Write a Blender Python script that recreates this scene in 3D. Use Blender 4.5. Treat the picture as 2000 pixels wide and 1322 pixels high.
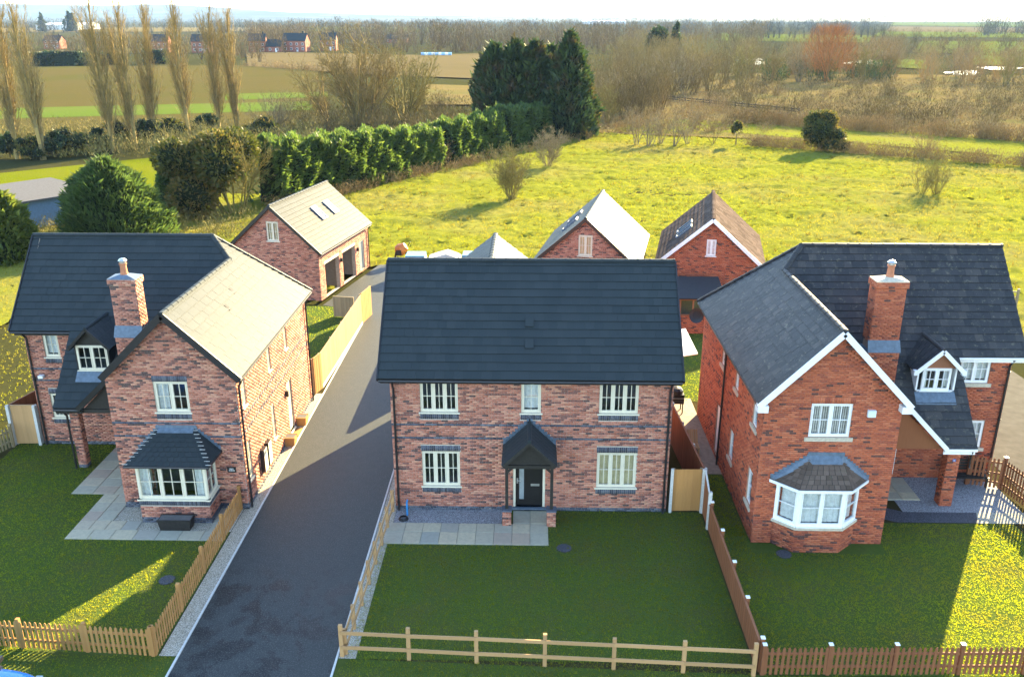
import bpy, math, random
import numpy as np
from mathutils import Matrix, Vector
random.seed(7)
R = math.radians
for o in list(bpy.data.objects): bpy.data.objects.remove(o)
SC = bpy.context.scene; COL = SC.collection
# ---------------------------------------------------------------- camera
PX_F, PITCH, YAW, CAM_H = 1717.0, R(20.0), R(1.2), 17.2
cam = bpy.data.objects.new('camera', bpy.data.cameras.new('camera')); COL.objects.link(cam)
cam.location = (0, 0, CAM_H); cam.rotation_euler = (R(90) - PITCH, 0, YAW)
cam.data.sensor_width = 36; cam.data.lens = 36 * PX_F / 2000
cam.data.clip_start = 0.5; cam.data.clip_end = 40000
SC.camera = cam
# ---------------------------------------------------------------- sky and sun
SUN_EL = R(21.5); SUN_H = (0.523, 0.852)
W = bpy.data.worlds.new('World'); SC.world = W; W.use_nodes = True
wn = W.node_tree; bg = wn.nodes['Background']
sky = wn.nodes.new('ShaderNodeTexSky'); sky.sky_type = 'NISHITA'; sky.sun_disc = False
sky.sun_elevation = SUN_EL; sky.sun_rotation = math.atan2(SUN_H[0], SUN_H[1])
sky.air_density = 1.0; sky.dust_density = .3; sky.ozone_density = 1.0
wn.links.new(sky.outputs[0], bg.inputs[0]); bg.inputs[1].default_value = 0.112
sl = bpy.data.lights.new('sun', 'SUN'); sl.energy = 5.0; sl.angle = R(0.5); sl.color = (1.0, 0.79, 0.42)
sun = bpy.data.objects.new('sun', sl); COL.objects.link(sun); sun.location = (40, 60, 60)
sd = Vector((SUN_H[0] * math.cos(SUN_EL), SUN_H[1] * math.cos(SUN_EL), math.sin(SUN_EL)))
sun.rotation_euler = sd.to_track_quat('Z', 'Y').to_euler()
SC.render.engine = 'CYCLES'
SC.view_settings.view_transform = 'Standard'; SC.view_settings.look = 'None'
SC.view_settings.exposure = 2.95; SC.view_settings.gamma = 1.0
try:
    SC.cycles.max_bounces = 6; SC.cycles.transparent_max_bounces = 12; SC.cycles.caustics_reflective = False
except Exception: pass
# ---------------------------------------------------------------- pixel to ground
_cy, _sy, _cp, _sp = math.cos(YAW), math.sin(YAW), math.cos(PITCH), math.sin(PITCH)
_fw = np.array([-_sy * _cp, _cy * _cp, -_sp]); _rt = np.array([_cy, _sy, 0.]); _up = np.cross(_rt, _fw)
def G(x, y, z=0.0):
    d = _fw + _rt * (x - 1000) / PX_F - _up * (y - 661) / PX_F
    t = (z - CAM_H) / d[2]
    return (d[0] * t, d[1] * t)
def HGT(py, Y):                       # height of a point at depth Y seen on row py
    d = _fw - _up * (py - 661) / PX_F
    return CAM_H + d[2] * Y / d[1]
# ---------------------------------------------------------------- mesh helpers
class MB:
    def __init__(s): s.v = []; s.f = []; s.r = []
    def poly(s, pts, rnd=None):
        n = len(s.v); s.v += [tuple(p) for p in pts]; s.f.append(tuple(range(n, n + len(pts))))
        s.r.append(random.random() if rnd is None else rnd)
    def hexa(s, p, rnd=None):         # 8 points: bottom 4 ccw, top 4
        n = len(s.v); s.v += [tuple(q) for q in p]
        rn = random.random() if rnd is None else rnd
        for q in ((0, 3, 2, 1), (4, 5, 6, 7), (0, 1, 5, 4), (1, 2, 6, 5), (2, 3, 7, 6), (3, 0, 4, 7)):
            s.f.append(tuple(n + k for k in q)); s.r.append(rn)
    def box(s, x0, x1, y0, y1, z0, z1, rnd=None):
        s.hexa([(x0, y0, z0), (x1, y0, z0), (x1, y1, z0), (x0, y1, z0), (x0, y0, z1), (x1, y0, z1), (x1, y1, z1), (x0, y1, z1)], rnd)
    def bar(s, a, b, w, h, up=(0, 0, 1), rnd=None):   # beam from a to b, w wide, h along up
        a = Vector(a); b = Vector(b); d = (b - a).normalized(); upv = Vector(up)
        sx = d.cross(upv).normalized() * (w / 2); sz = sx.cross(d).normalized() * (h / 2)
        s.hexa([a - sx - sz, a + sx - sz, b + sx - sz, b - sx - sz, a - sx + sz, a + sx + sz, b + sx + sz, b - sx + sz], rnd)
    def tube(s, a, b, r0, r1=None, n=8, cap=True, rnd=None):
        r1 = r0 if r1 is None else r1
        a = Vector(a); b = Vector(b); d = (b - a).normalized()
        e = Vector((0, 0, 1)) if abs(d.z) < .9 else Vector((1, 0, 0))
        x = d.cross(e).normalized(); y = d.cross(x); k = len(s.v); rn = random.random() if rnd is None else rnd
        for i in range(n):
            t = 2 * math.pi * i / n; w = x * math.cos(t) + y * math.sin(t)
            s.v.append(tuple(a + w * r0)); s.v.append(tuple(b + w * r1))
        for i in range(n):
            j = (i + 1) % n; s.f.append((k + 2 * i, k + 2 * i + 1, k + 2 * j + 1, k + 2 * j)); s.r.append(rn)
        if cap:
            s.f.append(tuple(k + 2 * i for i in range(n))); s.r.append(rn)
            s.f.append(tuple(k + 2 * i + 1 for i in reversed(range(n)))); s.r.append(rn)
    def prism(s, pts, dz, rnd=None):  # polygon (3D points) extruded by vector dz
        dz = Vector(dz); p = [Vector(q) for q in pts]; n = len(s.v); m = len(p)
        s.v += [tuple(q) for q in p] + [tuple(q + dz) for q in p]; rn = random.random() if rnd is None else rnd
        s.f.append(tuple(range(n, n + m))); s.f.append(tuple(range(n + 2 * m - 1, n + m - 1, -1))); s.r += [rn, rn]
        for i in range(m):
            j = (i + 1) % m; s.f.append((n + i, n + m + i, n + m + j, n + j)); s.r.append(rn)
    def lathe(s, c, prof, n=12, rnd=None):            # prof: (radius, z)
        k = len(s.v); rn = random.random() if rnd is None else rnd
        for r, z in prof:
            for i in range(n):
                t = 2 * math.pi * i / n; s.v.append((c[0] + r * math.cos(t), c[1] + r * math.sin(t), c[2] + z))
        for q in range(len(prof) - 1):
            for i in range(n):
                j = (i + 1) % n; s.f.append((k + q * n + i, k + q * n + j, k + (q + 1) * n + j, k + (q + 1) * n + i)); s.r.append(rn)
        s.f.append(tuple(k + (len(prof) - 1) * n + i for i in range(n))); s.r.append(rn)
    def mesh(s, name, mat):
        me = bpy.data.meshes.new(name); me.from_pydata(s.v, [], s.f)
        at = me.attributes.new('rnd', 'FLOAT', 'FACE'); at.data.foreach_set('value', s.r)
        me.materials.append(mat); me.update(); return me
    def obj(s, name, mat, parent=None, **kw):
        return link(name, s.mesh(name, mat), parent, **kw)
def link(name, me, parent=None, mat=None, **kw):
    o = bpy.data.objects.new(name, me); COL.objects.link(o)
    if mat is not None: o.matrix_basis = mat
    if parent is not None:
        o.parent = parent
        if parent.type == 'EMPTY': o.matrix_parent_inverse = Matrix.Translation(-Vector(parent.location))
    for k, v in kw.items(): o[k] = v
    return o
def thing(name, label, cat, loc, group=None):
    o = bpy.data.objects.new(name, None); COL.objects.link(o); o.location = loc; o.empty_display_size = .3
    o['label'] = label; o['category'] = cat
    if group: o['group'] = group
    return o
def npmesh(name, V, F, mat, rnd=None, smooth=False):
    V = np.asarray(V, np.float32); F = np.asarray(F, np.int32); k = F.shape[1]
    me = bpy.data.meshes.new(name); me.vertices.add(len(V)); me.vertices.foreach_set('co', V.ravel())
    me.loops.add(F.size); me.loops.foreach_set('vertex_index', F.ravel())
    me.polygons.add(len(F)); me.polygons.foreach_set('loop_start', np.arange(0, F.size, k, dtype=np.int32))
    me.update(calc_edges=True)
    if rnd is not None:
        at = me.attributes.new('rnd', 'FLOAT', 'FACE'); at.data.foreach_set('value', np.asarray(rnd, np.float32))
    if smooth: me.polygons.foreach_set('use_smooth', np.ones(len(F), bool))
    me.materials.append(mat); return me
# ---------------------------------------------------------------- material helpers
class NT:
    def __init__(s, name):
        s.m = bpy.data.materials.new(name); s.m.use_nodes = True; s.t = s.m.node_tree
        s.b = s.t.nodes['Principled BSDF']; s.out = s.t.nodes['Material Output']
    def n(s, ty, **kw):
        x = s.t.nodes.new('ShaderNode' + ty)
        for k, v in kw.items():
            if k in x.inputs: x.inputs[k].default_value = v
            else: setattr(x, k, v)
        return x
    def l(s, a, b): s.t.links.new(a, b)
    def geo(s): return s.n('NewGeometry').outputs['Position']
    def noise(s, scale, detail=4, rough=.55, vec=None, dist=0):
        x = s.n('TexNoise'); x.inputs['Scale'].default_value = scale; x.inputs['Detail'].default_value = detail
        x.inputs['Roughness'].default_value = rough; x.inputs['Distortion'].default_value = dist
        s.l(vec if vec is not None else s.geo(), x.inputs['Vector']); return x.outputs['Fac']
    def ramp(s, fac, stops, const=False):
        x = s.n('ValToRGB'); cr = x.color_ramp
        if const: cr.interpolation = 'CONSTANT'
        while len(cr.elements) < len(stops): cr.elements.new(1)
        for e, (p, c) in zip(cr.elements, stops):
            e.position = p; e.color = (c[0], c[1], c[2], 1) if isinstance(c, tuple) else (c, c, c, 1)
        s.l(fac, x.inputs[0]); return x.outputs[0]
    def mix(s, fac, a, b, mode='MIX'):
        x = s.n('Mix', data_type='RGBA', blend_type=mode)
        for i, v in ((0, fac), (6, a), (7, b)):
            if isinstance(v, (int, float)): x.inputs[i].default_value = v
            elif isinstance(v, tuple): x.inputs[i].default_value = (v[0], v[1], v[2], 1)
            else: s.l(v, x.inputs[i])
        return x.outputs[2]
    def math(s, op, a, b=0.0):
        x = s.n('Math', operation=op)
        for i, v in ((0, a), (1, b)):
            if isinstance(v, (int, float)): x.inputs[i].default_value = v
            else: s.l(v, x.inputs[i])
        return x.outputs[0]
    def rnd(s):                       # per-piece random number: face attribute plus object random
        a = s.n('Attribute', attribute_name='rnd').outputs['Fac']
        o = s.n('ObjectInfo').outputs['Random']
        return s.math('FRACT', s.math('ADD', a, o))
    def attr(s): return s.n('Attribute', attribute_name='rnd').outputs['Fac']
    def col(s, c):
        if isinstance(c, tuple): s.b.inputs['Base Color'].default_value = (*c, 1)
        else: s.l(c, s.b.inputs['Base Color'])
        return s
    def set(s, rough=.6, spec=.5, metal=0.):
        for k, v in (('Roughness', rough), ('Specular IOR Level', spec), ('Metallic', metal)):
            if isinstance(v, (int, float)): s.b.inputs[k].default_value = v
            else: s.l(v, s.b.inputs[k])
        return s
    def bump(s, h, strength=.4, dist=.02):
        x = s.n('Bump'); x.inputs['Strength'].default_value = strength; x.inputs['Distance'].default_value = dist
        s.l(h, x.inputs['Height']); s.l(x.outputs[0], s.b.inputs['Normal']); return s
    def transl(s, color, amt):        # add translucency (leaves, grass)
        t = s.n('BsdfTranslucent'); m = s.n('MixShader'); m.inputs[0].default_value = amt
        if isinstance(color, tuple): t.inputs[0].default_value = (*color, 1)
        else: s.l(color, t.inputs[0])
        s.l(s.b.outputs[0], m.inputs[1]); s.l(t.outputs[0], m.inputs[2]); s.l(m.outputs[0], s.out.inputs['Surface']); return s
def plain(name, c, rough=.5, spec=.5, metal=0., var=.12, scale=6.):
    t = NT(name); nz = t.noise(scale, 5)
    lo = tuple(x * (1 - var) for x in c); hi = tuple(min(1, x * (1 + var)) for x in c)
    t.col(t.ramp(nz, [(.3, lo), (.7, hi)])).set(rough, spec, metal); return t.m
M = {}
def brick_mat(name, stops, mortar_dirt=.15):
    t = NT(name); c = t.ramp(t.rnd(), stops, True)
    nz = t.noise(30, 4); big = t.noise(.9, 4, .6)
    c = t.mix(t.math('MULTIPLY', t.ramp(nz, [(.35, 0.), (.75, 1.)]), .35), c, (.55, .42, .34), 'MULTIPLY')
    c = t.mix(t.ramp(big, [(.35, 0.), (.7, .28)]), c, (.75, .62, .55), 'MULTIPLY')
    t.col(c).set(.85, .25).bump(nz, .5, .006); return t.m
M['brick_mix'] = brick_mat('multi_brick', [(0, (0.5076, 0.2232, 0.1573)), (.30, (0.432, 0.171, 0.1148)), (.50, (0.5832, 0.2945, 0.1997)), (.66, (0.3456, 0.1377, 0.09775)), (.80, (0.216, 0.09975, 0.085)), (.91, (0.108, 0.07125, 0.068))])
M['brick_red'] = brick_mat('red_brick', [(0, (0.4787, 0.1372, 0.06686)), (.3, (0.4026, 0.1098, 0.05657)), (.55, (0.5222, 0.1701, 0.08743)), (.75, (0.3264, 0.0933, 0.05657)), (.9, (0.1251, 0.06037, 0.05143))])
M['brick_blue'] = brick_mat('blue_brick', [(0, (.10, .115, .15)), (.3, (.075, .085, .115)), (.6, (.14, .155, .19)), (.85, (.06, .065, .085))])
M['mortar'] = plain('mortar', (.40, .35, .30), .95, .1, var=.2, scale=9)
M['mortar_red'] = plain('mortar_brown', (.36, .23, .17), .95, .1, var=.2, scale=9)
def tile_mat(name, stops, rough, lichen=0., streak=.3, spec=.10):
    t = NT(name); c = t.ramp(t.rnd(), stops)
    nz = t.noise(14, 5); big = t.noise(.7, 5, .6)
    c = t.mix(t.ramp(big, [(.35, 0.), (.7, streak)]), c, (1.7, 1.65, 1.6), 'MULTIPLY')
    if lichen:
        c = t.mix(t.ramp(t.noise(5.5, 6, .7), [(.57, 0.), (.68, lichen)]), c, (.16, .145, .10))
        c = t.mix(t.ramp(t.noise(42, 2, .5), [(.72, 0.), (.76, lichen)]), c, (.4, .4, .36))
    t.col(c).set(t.math('ADD', t.math('MULTIPLY', nz, .18), rough - .09), spec).bump(nz, .35, .006); return t.m
M['tile_new'] = tile_mat('slate_grey_tile', [(0, (.024, .032, .036)), (.5, (.027, .035, .039)), (1, (.030, .038, .042))], .52, 0., .15)
M['tile_old'] = tile_mat('weathered_tile', [(0, (.026, .028, .031)), (.5, (.033, .034, .037)), (.9, (.041, .041, .043)), (1, (.055, .051, .049))], .5, .7, .4)
M['tile_brown'] = tile_mat('brown_tile', [(0, (0.06808, 0.05203, 0.04195)), (.5, (0.08808, 0.0669, 0.05593)), (1, (0.1122, 0.08548, 0.06991))], .75, .4, .4, 0.)
M['deck'] = plain('roof_felt', (.03, .032, .036), .8, .3)
M['lead'] = plain('lead_flashing', (0.09273, 0.1295, 0.1748), .5, .5, .0, var=.25, scale=8)
M['black'] = plain('black_plastic', (.014, .014, .016), .38, .5, var=.3)
M['black_wood'] = plain('black_timber', (.02, .018, .016), .6, .4, var=.35, scale=12)
M['cream'] = plain('cream_frame', (0.646, 0.603, 0.48), .35, .5, var=.05)
M['white'] = plain('white_frame', (.78, .79, .79), .35, .5, var=.05)
M['stone'] = plain('stone_sill', (.46, .41, .32), .85, .3, var=.18, scale=11)
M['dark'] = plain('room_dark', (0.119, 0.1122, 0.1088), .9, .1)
M['curtain'] = plain('curtain_cloth', (0.78, 0.765, 0.705), .9, .1, var=.15, scale=9)
M['blind'] = plain('blind_fabric', (0.77, 0.7, 0.588), .9, .1, var=.2, scale=9)
M['cream_blind'] = plain('cream_blind', (0.702, 0.567, 0.324), .85, .1, var=.12)
M['door_black'] = plain('black_door', (.012, .011, .011), .3, .5)
M['steel'] = plain('steel', (.62, .62, .62), .3, .5, .9)
M['grey_glass'] = plain('frosted_glass', (.24, .27, .28), .25, .5)
t = NT('window_glass'); gl = t.n('BsdfGlossy', Roughness=.02); gl.inputs[0].default_value = (.95, .97, 1, 1)
tr = t.n('BsdfTransparent'); tr.inputs[0].default_value = (.9, .93, .95, 1); fr = t.n('LayerWeight'); mx = t.n('MixShader')
t.l(t.math('ADD', .05, t.math('MULTIPLY', t.math('POWER', fr.outputs['Facing'], 3.5), .8)), mx.inputs[0]); t.l(tr.outputs[0], mx.inputs[1]); t.l(gl.outputs[0], mx.inputs[2]); t.l(mx.outputs[0], t.out.inputs['Surface']); M['glass'] = t.m
def wood_mat(name, a, b, rough=.75):
    t = NT(name); tc = t.n('Mapping'); tc.inputs['Scale'].default_value = (22, 22, 2.2); t.l(t.geo(), tc.inputs[0])
    g = t.noise(1.5, 5, .6, tc.outputs[0]); c = t.mix(g, a, b)
    c = t.mix(t.math('MULTIPLY', t.rnd(), .38), c, tuple(x * .45 for x in a)); t.col(c).set(rough, .3).bump(g, .4, .004); return t.m
M['wood_new'] = wood_mat('treated_softwood', (0.3678, 0.1783, 0.05377), (0.484, 0.2537, 0.08883))
M['wood_pale'] = wood_mat('pale_softwood', (0.4057, 0.236, 0.1031), (0.5216, 0.3146, 0.1473))
M['wood_grey'] = wood_mat('weathered_wood', (0.25, 0.198, 0.112), (0.36, 0.288, 0.168))
M['wood_brown'] = wood_mat('brown_stained_wood', (0.2, 0.072, 0.03), (0.27, 0.108, 0.048))
M['wood_red'] = wood_mat('red_cedar_wood', (.28, .115, .06), (.34, .16, .09))
M['concrete'] = plain('concrete', (.48, .48, .46), .85, .3, var=.14, scale=14)
M['pot'] = plain('terracotta_pot', (.42, .17, .09), .8, .3, var=.2)
# ================================================================ building helpers
class Fr:                                  # wall frame: origin, direction along the wall, outward normal
    def __init__(s, x, y, ux=1, uy=0):
        l = math.hypot(ux, uy); s.o = (x, y); s.u = (ux / l, uy / l); s.n = (s.u[1], -s.u[0])
    def p(s, a, d, z): return (s.o[0] + s.u[0] * a + s.n[0] * d, s.o[1] + s.u[1] * a + s.n[1] * d, z)
    def box(s, mb, a0, a1, d0, d1, z0, z1, rnd=None):   # d1 > d0 is further out
        mb.hexa([s.p(a0, d1, z0), s.p(a1, d1, z0), s.p(a1, d0, z0), s.p(a0, d0, z0),
                 s.p(a0, d1, z1), s.p(a1, d1, z1), s.p(a1, d0, z1), s.p(a0, d0, z1)], rnd)
def prof_at(prof, a):
    for (a0, z0), (a1, z1) in zip(prof, prof[1:]):
        if a0 - 1e-6 <= a <= a1 + 1e-6: return z0 + (z1 - z0) * (a - a0) / max(1e-9, a1 - a0)
    return prof[-1][1]
def wall(house, fr, Wd, prof, opens=(), mat='brick_mix', mortar='mortar', soldiers=(), bands=(), plinth=0, z0=0., depth=.1, name='wall'):
    """brick wall: mortar core with openings, every brick a proud box"""
    core = MB(); brk = sorted(set([0, Wd] + [a for a, _ in prof] + [q for o in opens for q in o[:2]]))
    for a, b in zip(brk, brk[1:]):
        if b - a < 1e-4: continue
        mid = (a + b) / 2; zs = z0
        for o in sorted([o for o in opens if o[0] < mid < o[1]], key=lambda q: q[2]):
            if o[2] > zs: core.poly([fr.p(a, -.012, zs), fr.p(b, -.012, zs), fr.p(b, -.012, o[2]), fr.p(a, -.012, o[2])])
            zs = o[3]
        za, zb = prof_at(prof, a), prof_at(prof, b)
        if za > zs or zb > zs: core.poly([fr.p(a, -.012, zs), fr.p(b, -.012, zs), fr.p(b, -.012, max(zb, zs)), fr.p(a, -.012, max(za, zs))])
    for (a, b, c, d) in opens:
        e = -.012 - depth; q = -.012
        core.poly([fr.p(a, q, c), fr.p(a, q, d), fr.p(a, e, d), fr.p(a, e, c)]); core.poly([fr.p(b, q, c), fr.p(b, e, c), fr.p(b, e, d), fr.p(b, q, d)])
        core.poly([fr.p(a, q, d), fr.p(b, q, d), fr.p(b, e, d), fr.p(a, e, d)]); core.poly([fr.p(a, q, c), fr.p(a, e, c), fr.p(b, e, c), fr.p(b, q, c)])
    w = core.obj(name, M[mortar], house); bp = w if house.parent is None else house
    rng = np.random.default_rng(int(abs(fr.o[0] * 977 + fr.o[1] * 131 + Wd * 17)) + 3)
    rows = {'n': [], 'b': []}; zmax = max(z for _, z in prof)
    block = [(o[0], o[1], o[2], o[3]) for o in opens] + [(s[0], s[1], s[2], s[3]) for s in soldiers]
    for r in range(int((zmax - z0) / .075) + 1):
        a0z = z0 + r * .075; b0z = a0z + .065; zm = (a0z + b0z) / 2
        if len(prof) <= 2 and b0z > zmax + .02: break
        sec = [(0, Wd)]
        if len(prof) > 2:
            xs = [a for a in np.arange(0, Wd + .001, .02) if prof_at(prof, a) >= b0z]
            if not xs: break
            sec = [(xs[0], xs[-1])]
        for (a, b, c, d) in block:
            if c - .02 < zm < d + .02:
                ns = []
                for p, q in sec:
                    if b <= p or a >= q: ns.append((p, q)); continue
                    if a > p: ns.append((p, a))
                    if b < q: ns.append((b, q))
                sec = ns
        isb = r < plinth or any(c < zm < d for c, d in bands)
        off = (r % 2) * .1125 + (.05 if isb else 0); run = 0.
        for p, q in sec:
            k = math.floor((p - off) / .225)
            while True:
                a = max(p, off + k * .225 + .005); b = min(q, off + (k + 1) * .225 - .005); k += 1
                if a >= q: break
                if b - a < .03: continue
                run = .6 * run + .4 * rng.normal() * 1.35
                v = min(.999, max(0, .43 + .47 * run)) if rng.random() < .8 else rng.random()
                rows['b' if isb else 'n'].append((a, b, a0z, b0z, v if not isb else rng.random(), .012 if isb and r >= plinth else rng.uniform(-.0015, .003)))
    for key, mt in (('n', mat), ('b', 'brick_blue')):
        if rows[key]: bricks(rows[key], fr, M[mt], bp, 'bricks' if key == 'n' else 'blue_bricks')
    if soldiers:
        L = []
        for (a, b, c, d) in soldiers:
            n = max(1, round((b - a) / .075)); s = (b - a) / n
            L += [(a + i * s + .005, a + (i + 1) * s - .005, c + .004, d - .004, rng.random(), .004) for i in range(n)]
        bricks(L, fr, M['brick_blue'] if mat == 'brick_mix' else M[mat], bp, 'soldier_course')
    return w
def bricks(L, fr, mat, parent, name):
    A = np.array(L); n = len(A); V = np.zeros((n, 8, 3))
    for i, (ua, zc, dd) in enumerate(((0, 2, 0), (1, 2, 0), (1, 3, 0), (0, 3, 0), (0, 2, 1), (1, 2, 1), (1, 3, 1), (0, 3, 1))):
        a = A[:, ua]; d = A[:, 5] if dd == 0 else np.full(n, -.0125)
        V[:, i, 0] = fr.o[0] + fr.u[0] * a + fr.n[0] * d; V[:, i, 1] = fr.o[1] + fr.u[1] * a + fr.n[1] * d; V[:, i, 2] = A[:, zc]
    q = np.array([(0, 1, 2, 3), (0, 4, 5, 1), (1, 5, 6, 2), (2, 6, 7, 3), (3, 7, 4, 0)])
    F = (np.arange(n)[:, None, None] * 8 + q[None]).reshape(-1, 4)
    return link(name, npmesh(name, V.reshape(-1, 3), F, mat, np.repeat(A[:, 4], 5)), parent, kind='stuff')
def wavy(mb, fr, a0, a1, d, z0, z1, n=None, amp=.03):
    n = n or max(4, int((a1 - a0) / .06)); pts = [(a0 + (a1 - a0) * i / n, d + amp * math.sin(i * 2.1)) for i in range(n + 1)]
    for (p, e), (q, f) in zip(pts, pts[1:]): mb.poly([fr.p(p, e, z0), fr.p(q, f, z0), fr.p(q, f, z1), fr.p(p, e, z1)])
def window(house, fr, a0, a1, z0, z1, cols=2, bars=(1, 1), fm='cream', back=None, sill=True, inset=.055, sillm=None, silldrop=.05, fw=.06, name='window', wide=.06):
    f = MB(); d0, d1 = -inset - .07, -inset
    fr.box(f, a0, a1, d0, d1, z0, z0 + fw); fr.box(f, a0, a1, d0, d1, z1 - fw, z1)
    fr.box(f, a0, a0 + fw, d0, d1, z0 + fw, z1 - fw); fr.box(f, a1 - fw, a1, d0, d1, z0 + fw, z1 - fw)
    cw = (a1 - a0 - 2 * fw) / cols; sash = MB()
    for c in range(1, cols):
        x = a0 + fw + c * cw; fr.box(f, x - .03, x + .03, d0, d1, z0 + fw, z1 - fw)
    w = f.obj(name, M[fm], house); wo = w; w = w if house.parent is None else house
    for c in range(cols):
        x0 = a0 + fw + c * cw + (.03 if c else 0); x1 = a0 + fw + (c + 1) * cw - (.03 if c < cols - 1 else 0)
        s = MB(); sw = .042; e0, e1 = d0 + .015, d1 + .012
        fr.box(s, x0 + .004, x1 - .004, e0, e1, z0 + fw + .004, z0 + fw + sw); fr.box(s, x0 + .004, x1 - .004, e0, e1, z1 - fw - sw, z1 - fw - .004)
        fr.box(s, x0 + .004, x0 + sw, e0, e1, z0 + fw + sw, z1 - fw - sw); fr.box(s, x1 - sw, x1 - .004, e0, e1, z0 + fw + sw, z1 - fw - sw)
        s.obj('sash', M[fm], w)
        px0, px1, pz0, pz1 = x0 + sw, x1 - sw, z0 + fw + sw, z1 - fw - sw
        p = MB(); fr.box(p, px0, px1, d0 + .03, d0 + .036, pz0, pz1); p.obj('pane', M['glass'], w)
        if bars[0] or bars[1]:
            g = MB()
            for i in range(1, bars[0] + 1):
                x = px0 + (px1 - px0) * i / (bars[0] + 1); fr.box(g, x - .011, x + .011, d0 + .038, e1 - .006, pz0, pz1)
            for i in range(1, bars[1] + 1):
                z = pz0 + (pz1 - pz0) * i / (bars[1] + 1); fr.box(g, px0, px1, d0 + .0385, e1 - .0075, z - .011, z + .011)
            g.obj('glazing_bar', M[fm], w)
    if sill:
        s = MB(); fr.box(s, a0 - wide, a1 + wide, d0, .05, z0 - silldrop, z0 - .003); s.obj('sill', M[sillm or fm], w)
    b = MB(); e = d0 - .07; mt = 'curtain'
    if back == 'left': wavy(b, fr, a0 + .03, a0 + .03 + (a1 - a0) * .34, e, z0 + .03, z1 - .03)
    elif back == 'sides':
        wavy(b, fr, a0 + .03, a0 + .03 + (a1 - a0) * .17, e, z0 + .03, z1 - .03); wavy(b, fr, a1 - .03 - (a1 - a0) * .17, a1 - .03, e, z0 + .03, z1 - .03)
    elif back == 'net': wavy(b, fr, a0 + .03, a1 - .03, e, z0 + .12, z1 - .03, amp=.015)
    elif back == 'cream':
        fr.box(b, a0 + .04, a1 - .04, e - .01, e, z0 + .03, z1 - .03); mt = 'cream_blind'
    elif back == 'blinds':
        mt = 'blind'; n = int((a1 - a0) / .075)
        for i in range(n):
            x = a0 + .04 + (a1 - a0 - .08) * (i + .5) / n; fr.box(b, x - .024, x + .024, e - .02, e - .016, z0 + .05, z1 - .04)
    if back: b.obj('blind' if back in ('cream', 'blinds') else 'curtain', M[mt], w)
    return wo
TILES = {}
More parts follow.
